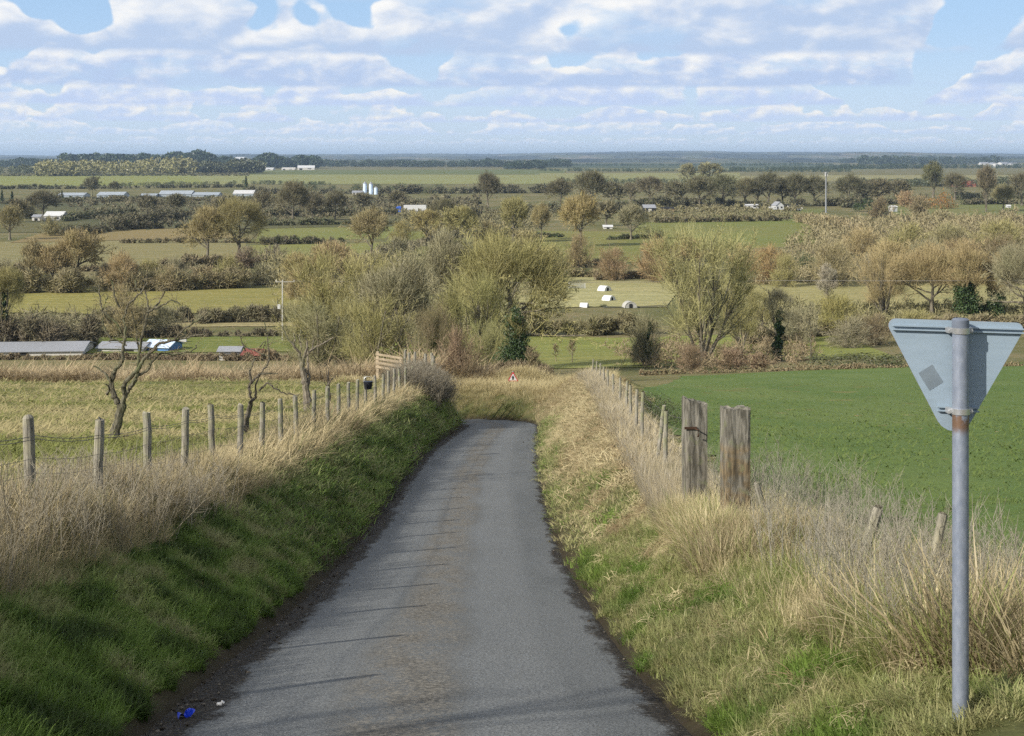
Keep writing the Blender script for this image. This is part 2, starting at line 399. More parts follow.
crop = put('crop_field', mesh_np('crop_field', np.column_stack([PX.ravel(), PY.ravel(), PZ]), [np.stack([ii, ii + 1, ii + w + 1, ii + w], 1)], None, True), cm)
tag(crop, 'deep green field of young crop', kind='structure')

# ------------------------------------------------------------------ far hills
hm, n = mat('far_hill')
p = n.pos(); hn = n.noise(n.scale(p, (1, .3, 1)), .0016, 6, .7); h2 = n.noise(n.scale(p, (1, .3, 3)), .006, 5, .7)
n.bsdf(n.mix(n.ramp(h2, .48, .56), n.mix(n.ramp(hn, .4, .6), (.05, .06, .04), (.10, .11, .055)), n.mix(n.ramp(hn, .5, .6), (.022, .03, .02), (.20, .17, .11))), .95, spec=.05)
def hills(Y, tops, base=-29, depth=1500, seed=0, rough=.15):
    X = np.linspace(-.48 * Y, .48 * Y, 700); px = X / Y * F + 512
    top = (HY - np.interp(px, [t[0] for t in tops], [t[1] for t in tops])) / F * Y - base
    top = np.maximum(top * (1 + rough * (fbm(px * .012 + seed, px * 0 + seed, 5) - .5) * 2) + (fbm(px * .35, px * 0 + seed + 3, 2) - .5) * 5.5 * (Y / 12000), 1)
    rows = []
    for t in np.linspace(0, 1, 14):
        f = math.sin(t * math.pi * .62) / math.sin(math.pi * .62)
        rows.append(np.stack([X, np.full_like(X, Y - depth + depth * t * 1.4), base - 4 + (top + 4) * (f if t < .8 else f * (1 - (t - .8)))], 1))
    Vh = np.concatenate(rows); w = len(X); ii = (np.arange(13)[:, None] * w + np.arange(w - 1)[None, :]).ravel()
    o = put('hills', mesh_np('hills', Vh, [np.stack([ii, ii + 1, ii + w + 1, ii + w], 1)], None, True), hm)
    tag(o, 'low blue wooded hills along the skyline', kind='structure')
hills(17000, [(-40, 155.5), (60, 156), (110, 154), (200, 155), (400, 154.3), (560, 153.5), (700, 151.5), (760, 152), (900, 152.2), (1070, 155)], seed=1)
hills(12500, [(-40, 157.2), (30, 157), (90, 158), (200, 157), (240, 154.5), (300, 156), (500, 156.5), (620, 153.8), (700, 153.4), (760, 154.8), (830, 154), (870, 152.8), (960, 154.5), (1070, 158)], seed=5)
hills(8500, [(-40, 159.5), (120, 158.6), (300, 159.3), (560, 159.4), (640, 158.6), (850, 159), (920, 157.6), (1070, 159)], seed=9, depth=900, rough=.05)

# ------------------------------------------------------------------ vegetation generators
def perp(d, rng):
    v = rng.normal(size=d.shape); v -= (v * d).sum(-1, keepdims=True) * d
    return v / (np.linalg.norm(v, axis=-1, keepdims=True) + 1e-9)
def polyl(rng, st, di, ln, nseg, wob, up):
    P = [st]; d = di.copy()
    for i in range(nseg):
        d = d + rng.normal(size=d.shape) * wob; d[:, 2] += up
        d /= np.linalg.norm(d, axis=1, keepdims=True)
        P.append(P[-1] + d * (ln / nseg)[:, None])
    return np.stack(P, 1)
def tubes(P, Rr, k):
    B, N, _ = P.shape
    d = P[:, -1] - P[:, 0]; d /= np.linalg.norm(d, axis=1, keepdims=True) + 1e-9
    a = np.where(np.abs(d[:, 2:3]) < .9, np.array([[0, 0, 1.]]), np.array([[0, 1., 0]]))
    u = np.cross(d, a); u /= np.linalg.norm(u, axis=1, keepdims=True) + 1e-9; w = np.cross(d, u)
    if k == 2:
        th = np.random.RandomState(B % 999).rand(B) * math.pi
        e = u * np.cos(th)[:, None] + w * np.sin(th)[:, None]
        V = np.stack([P - e[:, None] * Rr[..., None], P + e[:, None] * Rr[..., None]], 2).reshape(-1, 3)
        b = (np.arange(B)[:, None] * N + np.arange(N - 1)[None, :]).ravel() * 2
        return V, np.stack([b, b + 1, b + 3, b + 2], 1)
    an = 2 * math.pi * np.arange(k) / k
    off = u[:, None, None] * np.cos(an)[None, None, :, None] + w[:, None, None] * np.sin(an)[None, None, :, None]
    V = (P[:, :, None] + off * Rr[:, :, None, None]).reshape(-1, 3)
    b = ((np.arange(B)[:, None] * N + np.arange(N - 1)[None, :]) * k)[:, :, None]; j = np.arange(k)[None, None]; j2 = (j + 1) % k
    return V, np.stack([(b + j).ravel(), (b + j2).ravel(), (b + k + j2).ravel(), (b + k + j).ravel()], 1)
def grow(seed, stems, lv, stem_len=1.0, stem_r=.02, spread=10, sway=.05, twig_r=.0015, split=2, base_r=.01):
    """stems: count; lv: (n, tmin, tmax, angle, lenratio, nseg, wob, up) per level. returns trunk part and crown part"""
    rng = np.random.RandomState(seed); parts = []
    th = rng.rand(stems) * 6.283; sp = np.radians(spread) * (rng.rand(stems) ** .6)
    d = np.stack([np.sin(sp) * np.cos(th), np.sin(sp) * np.sin(th), np.cos(sp)], 1)
    st = np.stack([np.cos(th) * base_r * (stems > 1), np.sin(th) * base_r * (stems > 1), np.zeros(stems)], 1)
    ln = stem_len * (.75 + .35 * rng.rand(stems)) if stems > 1 else np.array([stem_len])
    r0 = stem_r * (.7 + .5 * rng.rand(stems))
    P = polyl(rng, st, d, ln, 7, sway, .03)
    T = np.linspace(0, 1, 8)[None]; Rr = r0[:, None] * (1 - T * .75) * (1 + .7 * np.exp(-T * 14)); parts.append((P, Rr))
    for (nc, t0, t1, ang, lr, ns, wob, up) in lv:
        B, N, _ = P.shape; L = ln
        t = (t0 + (t1 - t0) * ((np.arange(nc)[None] + rng.rand(B, nc)) / nc)).ravel(); bi = np.repeat(np.arange(B), nc)
        f = t * (N - 1); i0 = np.minimum(f.astype(int), N - 2); fr = (f - i0)[:, None]
        p0 = P[bi, i0] * (1 - fr) + P[bi, i0 + 1] * fr
        dd = P[bi, i0 + 1] - P[bi, i0]; dd /= np.linalg.norm(dd, axis=1, keepdims=True) + 1e-9
        rl = Rr[bi, i0] * (1 - fr[:, 0]) + Rr[bi, i0 + 1] * fr[:, 0]
        an = np.radians(ang) * (.6 + .8 * rng.rand(len(bi)))
        cd = dd * np.cos(an)[:, None] + perp(dd, rng) * np.sin(an)[:, None]
        ln = L[bi] * lr * (1.15 - .65 * t) * (.65 + .6 * rng.rand(len(bi)))
        r = np.maximum(rl * .62, twig_r)
        P = polyl(rng, p0, cd, ln, ns, wob, up)
        T = np.linspace(0, 1, ns + 1)[None]; Rr = np.maximum(r[:, None] * (1 - T * .8), twig_r * (1 - .5 * T)); parts.append((P, Rr))
    zmax = max(np.percentile(p[..., 2], 99.7) for p, _ in parts); s = 1 / zmax
    def join(ps, ks):
        Vs = []; Fs = []; o = 0
        for (p, r), k in zip(ps, ks):
            v, f = tubes(p * s, r * s, k); Vs.append(v); Fs.append(f + o); o += len(v)
        return np.concatenate(Vs), np.concatenate(Fs)
    ks = [9, 6] + [3] * 10
    if split is None: return join(parts, ks[:len(parts) - 1] + [2]), None
    return join(parts[:split], ks[:split]), join(parts[split:], ([3, 2, 2, 2, 2])[:len(parts) - split - 1] + [2])
def leafs(rng, C, size, flat=0.0):
    n_ = len(C); a = rng.normal(size=(n_, 3)); a /= np.linalg.norm(a, axis=1, keepdims=True); b = perp(a, rng)
    sz = size * (.5 + rng.rand(n_))[:, None]; a = a * sz; b = b * sz * .6
    V = np.stack([C - a, C + b * .9, C + a, C - b * .9], 1).reshape(-1, 3)
    i = np.arange(n_) * 4
    return V, np.stack([i, i + 1, i + 2, i + 3], 1)
def blobs(rng, centers, radii, n_, squash=.85):
    w = np.array([r ** 2 for r in radii]); k = rng.choice(len(centers), n_, p=w / w.sum())
    d = rng.normal(size=(n_, 3)); d /= np.linalg.norm(d, axis=1, keepdims=True)
    rr = np.array(radii)[k] * (rng.rand(n_) ** .25) * (1 + .3 * np.sin(d[:, 0] * 5 + k) * np.sin(d[:, 2] * 6 + k * 2))
    P = np.array(centers)[k] + d * rr[:, None] * np.array([1, 1, squash])
    return P

tm, n = mat('bare_twigs')
c = n.ocol(); p = n.pos(); gn = n.n('ShaderNodeNewGeometry')
rr = gn.outputs['Random Per Island']
nz = n.noise(p, .35, 3)
col = n.mix(n.ramp(rr, 0, 1, 0, 1, False), n.mix(.25, c, (.09, .075, .05)), n.mix(.25, c, (.55, .48, .30)))
col = n.mix(n.ramp(nz, .35, .7, 0, .35), col, n.mix(.5, c, (.14, .18, .05)))
n.bsdf(col, .85, spec=.2)
bm_, n = mat('tree_bark')
p = n.objc(); c = n.ocol(); nz = n.noise(n.scale(p, (8, 8, 2)), 3, 5); n2 = n.noise(p, 1.3, 4)
n.bsdf(n.mix(n.ramp(n2, .45, .7, 0, .5), n.mix(n.ramp(nz, .35, .65), n.mix(.5, c, (.04, .033, .025)), n.mix(.35, c, (.30, .27, .21))), (.13, .16, .06)), .9, nz, .6, .02, spec=.15)
lm, n = mat('ivy_leaves')
c = n.ocol(); gn = n.n('ShaderNodeNewGeometry')
col = n.mix(gn.outputs['Random Per Island'], n.mix(.5, c, (.012, .03, .008)), n.mix(.4, c, (.10, .15, .04)))
n.bsdf(col, .5, spec=.4)

def lobe_twigs(rng, C, Rd, N, ln, r, up=.35, k2=2, sq=.9, pull=None):
    """short twigs filling round lobes; ln: length relative to the lobe radius"""
    w = Rd ** 2; q = rng.choice(len(C), N, p=w / w.sum()); d = rng.normal(size=(N, 3)); d[:, 2] = d[:, 2] * .9 + .25
    d /= np.linalg.norm(d, axis=1, keepdims=True); R_ = Rd[q][:, None]
    P = C[q] + d * R_ * (.35 + .65 * rng.rand(N, 1) ** .6) * np.array([1, 1, sq])
    t = d * .7 + rng.normal(size=(N, 3)) * .45; t[:, 2] += up
    if pull is not None: v = P - pull; t += .8 * v / np.linalg.norm(v, axis=1, keepdims=True)
    t /= np.linalg.norm(t, axis=1, keepdims=True); L = ln * R_ * (.5 + rng.rand(N, 1)); M = P + t * L * .5 + rng.normal(size=(N, 3)) * L * .12
    if np.isscalar(r): r = np.full(N, r)
    else: r = np.asarray(r)[q]
    return tubes(np.stack([P - t * L * .5, M - t * L * .1, P + t * L * .6], 1), np.stack([r, r * .8, r * .4], 1), 2)
def crown_lobes(kind, rng):
    C = []; Rd = []
    def ell(cz, rx, rz, n_, rl, lo=-.35):
        for i in range(n_):
            d = rng.normal(size=3); d /= np.linalg.norm(d)
            if d[2] < lo: d[2] = -d[2]
            f = rng.uniform(.35, .82) if i % 4 == 0 else rng.uniform(.62, .82)
            C.append([d[0] * rx * f, d[1] * rx * f, cz + d[2] * rz * f]); Rd.append(rl * rng.uniform(.75, 1.25))
    if kind == 'round': ell(.60, .44, .38, 34, .115)
    elif kind == 'tall': ell(.60, .26, .40, 30, .085)
    elif kind == 'thin': ell(.62, .16, .36, 16, .065)
    elif kind == 'fan':
        for i in range(40):
            z = rng.uniform(.25, .90); a = rng.rand() * 6.28; rm = .06 + .34 * math.sin(min(1, (z / .66)) * 1.57) * (1 if z < .7 else math.sqrt(max(.05, 1 - ((z - .7) / .28) ** 2)))
            r = rm * math.sqrt(rng.rand()); C.append([r * math.cos(a), r * math.sin(a), z]); Rd.append(.085 * rng.uniform(.7, 1.3))
    else:
        for i in range(34):
            a = rng.rand() * 6.28; z = rng.uniform(.05, .84); r = .5 * math.sqrt(max(.05, 1 - (z / 1.0) ** 2)) * math.sqrt(rng.rand()); C.append([r * math.cos(a), r * math.sin(a), z]); Rd.append(.15 * rng.uniform(.7, 1.25))
    return np.array(C), np.array(Rd)
BANK = {}
def bank(kind, size, var):
    key = (kind, size, var)
    if key in BANK: return BANK[key]
    seed = sum(map(ord, kind)) * 13 + var * 101
    fine, med = size == 'fine', size == 'med'
    n1, n2, n3 = (7, 8, 5) if fine else ((7, 6, 4) if med else (6, 6, 2))
    tr = .0021 if fine else (.0046 if med else .0105)
    third = [(n3, .1, 1, 38, .5, 2, .12, .02)] if n3 else []
    if kind == 'fan':     # many stems rising from one stool
        a, b = grow(seed, 9, [(n1 + 2, .22, 1, 28, .42, 4, .09, .05), (n2, .15, 1, 30, .42, 3, .1, .04)] + third, 1, .017, 33, .06, tr * .9, 2, .02)
    elif kind == 'round':  # broad crowned tree
        a, b = grow(seed, 1, [(13, .26, 1, 62, .95, 6, .12, .03), (n1 + 1, .2, 1, 44, .50, 4, .14, .01), (n2, .1, 1, 44, .5, 3, .15, 0), (3 if size != 'far' else 2, .1, 1, 40, .5, 2, .15, 0)], .62, .035, 4, .05, tr, 2)
    elif kind == 'tall':
        a, b = grow(seed, 2, [(15, .2, 1, 33, .38, 5, .1, .06), (n1, .15, 1, 36, .42, 3, .12, .03), (n2, .1, 1, 38, .42, 2, .15, .02)], 1, .022, 10, .05, tr, 2, .01)
    elif kind == 'thin':
        a, b = grow(seed, 1, [(12, .25, 1, 35, .35, 4, .1, .04), (7, .15, 1, 36, .42, 3, .12, .03), (4, .1, 1, 38, .42, 2, .15, .02)], 1, .02, 6, .05, tr, 2)
    elif kind == 'bush':
        a, b = grow(seed, 22, [(n1 + 2, .1, 1, 40, .42, 3, .14, .01), (n2, .1, 1, 42, .5, 3, .16, 0)] + ([(4, .1, 1, 40, .5, 2, .15, 0)] if fine else []), 1, .009, 62, .1, tr, 1, .12)
    rng = np.random.RandomState(seed + 5); C, Rd = crown_lobes(kind, rng)
    N = {'fine': 8500, 'med': 3100, 'far': 1150}[size]; N = int(N * {'round': 1, 'tall': .7, 'thin': .18, 'fan': .42, 'bush': .75}[kind])
    lv_, lf_ = lobe_twigs(rng, C, Rd, N, 1.0 if kind != 'fan' else 1.5, {'fine': .0011, 'med': .0030, 'far': .0078}[size], pull=np.array([0, 0, .15]), up=.3)
    b = (np.concatenate([b[0], lv_]), np.concatenate([b[1], lf_ + len(b[0])]))
    m1 = mesh_np('trunk', a[0], [a[1]]); m2 = mesh_np('crown', b[0], [b[1]])
    m1.materials.append(bm_); m2.materials.append(tm)
    j = mesh_np('tree', np.concatenate([a[0], b[0]]), [np.concatenate([a[1], b[1] + len(a[0])])]); j.materials.append(tm)
    BANK[key] = (m1, m2, j); return BANK[key]
LEAFY = {}
def leafmesh(kind, size, var):
    key = ('L' + kind, size, var)
    if key in BANK: return BANK[key]
    rng = np.random.RandomState(var * 7 + len(kind) * 31)
    N = {'fine': 9000, 'med': 2600, 'far': 800}[size]; s = {'fine': .012, 'med': .022, 'far': .042}[size]
    if kind == 'conifer':
        t = rng.rand(N) ** 1.2; a = rng.rand(N) * 6.283; lay = .75 + .3 * np.sin(t * 60) + .25 * np.sin(a * 5 + t * 20)
        r = (1 - t) ** .8 * .24 * np.sqrt(rng.rand(N)) * lay
        C = np.stack([r * np.cos(a), r * np.sin(a), .03 + t * .97], 1)
    elif kind == 'ivy':     # ivy climbing the lower two thirds of a stem
        cs = [(rng.normal() * .05, rng.normal() * .05, z) for z in np.linspace(.03, .75, 12)]
        C = blobs(rng, cs, [(.10 + .06 * rng.rand()) * (1.25 - .7 * z[2]) for z in cs], N)
    elif kind == 'ivyslim':
        cs = [(rng.normal() * .012, rng.normal() * .012, z) for z in np.linspace(.0, .62, 16)]
        C = blobs(rng, cs, [(.025 + .03 * rng.rand()) for z in cs], N // 2)
    elif kind == 'ivymass':
        cs = [((.17 * math.sqrt(1 - z * .7)) * math.cos(i * 2.4) * rng.rand(), .17 * math.sin(i * 2.4) * rng.rand(), z * .86 + .08) for i, z in enumerate(np.linspace(0, 1, 26))]
        C = blobs(rng, cs, [(.15 + .05 * rng.rand()) * (1.1 - .75 * (z[2]) ** 1.6) for z in cs], int(N * 1.8))
    elif kind == 'dome':
        cs = [(rng.normal() * .55, rng.normal() * .35, .12 + .4 * rng.rand()) for i in range(16)]
        C = blobs(rng, cs, [.32 + .12 * rng.rand() for z in cs], int(N * 1.2)); C[:, 2] = np.abs(C[:, 2])
        C[:, 2] *= np.exp(-(C[:, 0] ** 2) * .5)
    C[:, 2] = np.clip(C[:, 2], .0, 1.05)
    v, f = leafs(rng, C, s)
    me = mesh_np('foliage', v, [f]); me.materials.append(lm); BANK[key] = me
    return me

def tree(name, label, px, base, top, kind='round', color=(.26, .22, .12), wr=1.0, Y=None, cat='tree', group=None, ivy=None, bark=(.16, .14, .10), icol=(.035, .065, .02), var=None):
    """base: pixel row of the foot (or None with Y), top: pixel row of the top"""
    if Y is None: X, Y = hit(px, base)
    else: X = (px - 512) / F * Y
    z = H1(X, Y); h = max((HY - top) / F * Y - z, .3); hpx = h / Y * F
    size = 'fine' if hpx > 62 else ('med' if hpx > 26 else 'far')
    var = rnd.randrange(2 if size != 'med' else 3) if var is None else var
    e = empty(name, (X, Y, z - .05), rnd.random() * 6.28); tag(e, label, cat, group)
    sx = h * wr; e.scale = (sx, sx, h)
    if kind in ('conifer', 'dome'):
        if kind == 'dome': e.rotation_euler = (0, 0, rnd.choice([0, 3.14]) + rnd.uniform(-.3, .3))
        put('crown' if kind == 'conifer' else 'foliage', leafmesh(kind, size, var), parent=e, color=color)
        t = grow_trunk(); put('trunk' if kind == 'conifer' else 'stem', t, parent=e, color=bark)
        return e
    m1, m2, j = bank(kind, size, var)
    if hpx < 20:
        me = j; bpy.data.objects.remove(e)
        o = put(name, me, color=color, loc=(X, Y, z - .05)); o.rotation_euler = (0, 0, rnd.random() * 6.28); o.scale = (sx, sx, h)
        return tag(o, label, cat, group)
    put('trunk' if kind != 'bush' else 'stem', m1, parent=e, color=bark)
    put('crown', m2, parent=e, color=color)
    if ivy: put('ivy', leafmesh(ivy, size, var), parent=e, color=icol)
    return e
def grow_trunk():
    if 'ct' not in BANK:
        v, f = tubes(np.array([[[0, 0, 0], [.003, 0, .3], [0, .003, .5]]]), np.array([[.022, .015, .006]]), 7)
        me = mesh_np('trunk', v, [f]); me.materials.append(bm_); BANK['ct'] = me
    return BANK['ct']

def hedge(label, pts, hpx, color=(.13, .11, .07), width=None, name='hedge', dens=1.0, leafy=0.0, kind=None, cat='hedge', ys=None, ragged=.5, lcol=None, depthpx=None, clump=1.0):
    """a hedge along pixel points (foot line); one thing"""
    W = [np.array(hit(*q)) if ys is None else np.array([(q[0] - 512) / F * ys[i], ys[i]]) for i, q in enumerate(pts)]
    seg = [np.linalg.norm(W[i + 1] - W[i]) for i in range(len(W) - 1)]; L = sum(seg)
    Ym = np.mean([w[1] for w in W]); hh = np.mean([hpx]) / F * Ym; wd = width or hh * .8
    lpx = sum(math.hypot(pts[i + 1][0] - pts[i][0], 2 * (pts[i + 1][1] - pts[i][1])) for i in range(len(pts) - 1))
    rng = np.random.RandomState(int(abs(pts[0][0]) * 7 + pts[0][1] * 13) % 9999)
    N = int(min(52000, max(600, lpx * hpx * 4.6 * dens)))
    c = np.concatenate([[0], np.cumsum(seg)]); Wn = np.array(W); nb = int(max(10, 7 * L / hh))
    s = np.sort(rng.rand(nb)) * L; x = np.interp(s, c, Wn[:, 0]); y = np.interp(s, c, Wn[:, 1])
    tg = (Wn[-1] - Wn[0]) / np.linalg.norm(Wn[-1] - Wn[0]); nm = np.array([-tg[1], tg[0]])
    big = fbm(s / hh * .16 * clump + 7, s * 0 + pts[0][1], 3); prof = hh * np.clip(1 - ragged + 2 * ragged * big, .3, 1.5)
    Rd = hh * rng.uniform(.16, .42, nb) * (.6 + .8 * big); wv = rng.normal(size=nb) * wd * .3; x = x + nm[0] * wv; y = y + nm[1] * wv
    zt = rng.rand(nb) * np.maximum(prof - Rd, 0.05 * hh); z0 = height(x, y); O = np.array([Wn[:, 0].mean(), Wn[:, 1].mean(), z0.mean()])
    C = np.column_stack([x, y, z0 + zt]) - O
    v, f = lobe_twigs(rng, C, Rd, N, .9, max(.006, .33 * Ym / F))
    q = rng.randint(0, nb, 4000 if leafy else 1); C = np.repeat(C, 1, 0)[q] + rng.normal(size=(len(q), 3)) * Rd[q][:, None] * .6 + O; N = len(q)
    me = mesh_np(name, v, [f]); o = put(name, me, tm, loc=O, color=color)
    if leafy > 0:
        k = rng.rand(N) < leafy; v, f = leafs(rng, C[k] - O, max(.05, .7 * Ym / F)); put('leaves', mesh_np('leaves', v, [f]), lm, o, color=lcol or (.05, .075, .025))
    tag(o, label, cat if kind is None else None, None, kind)
    return o

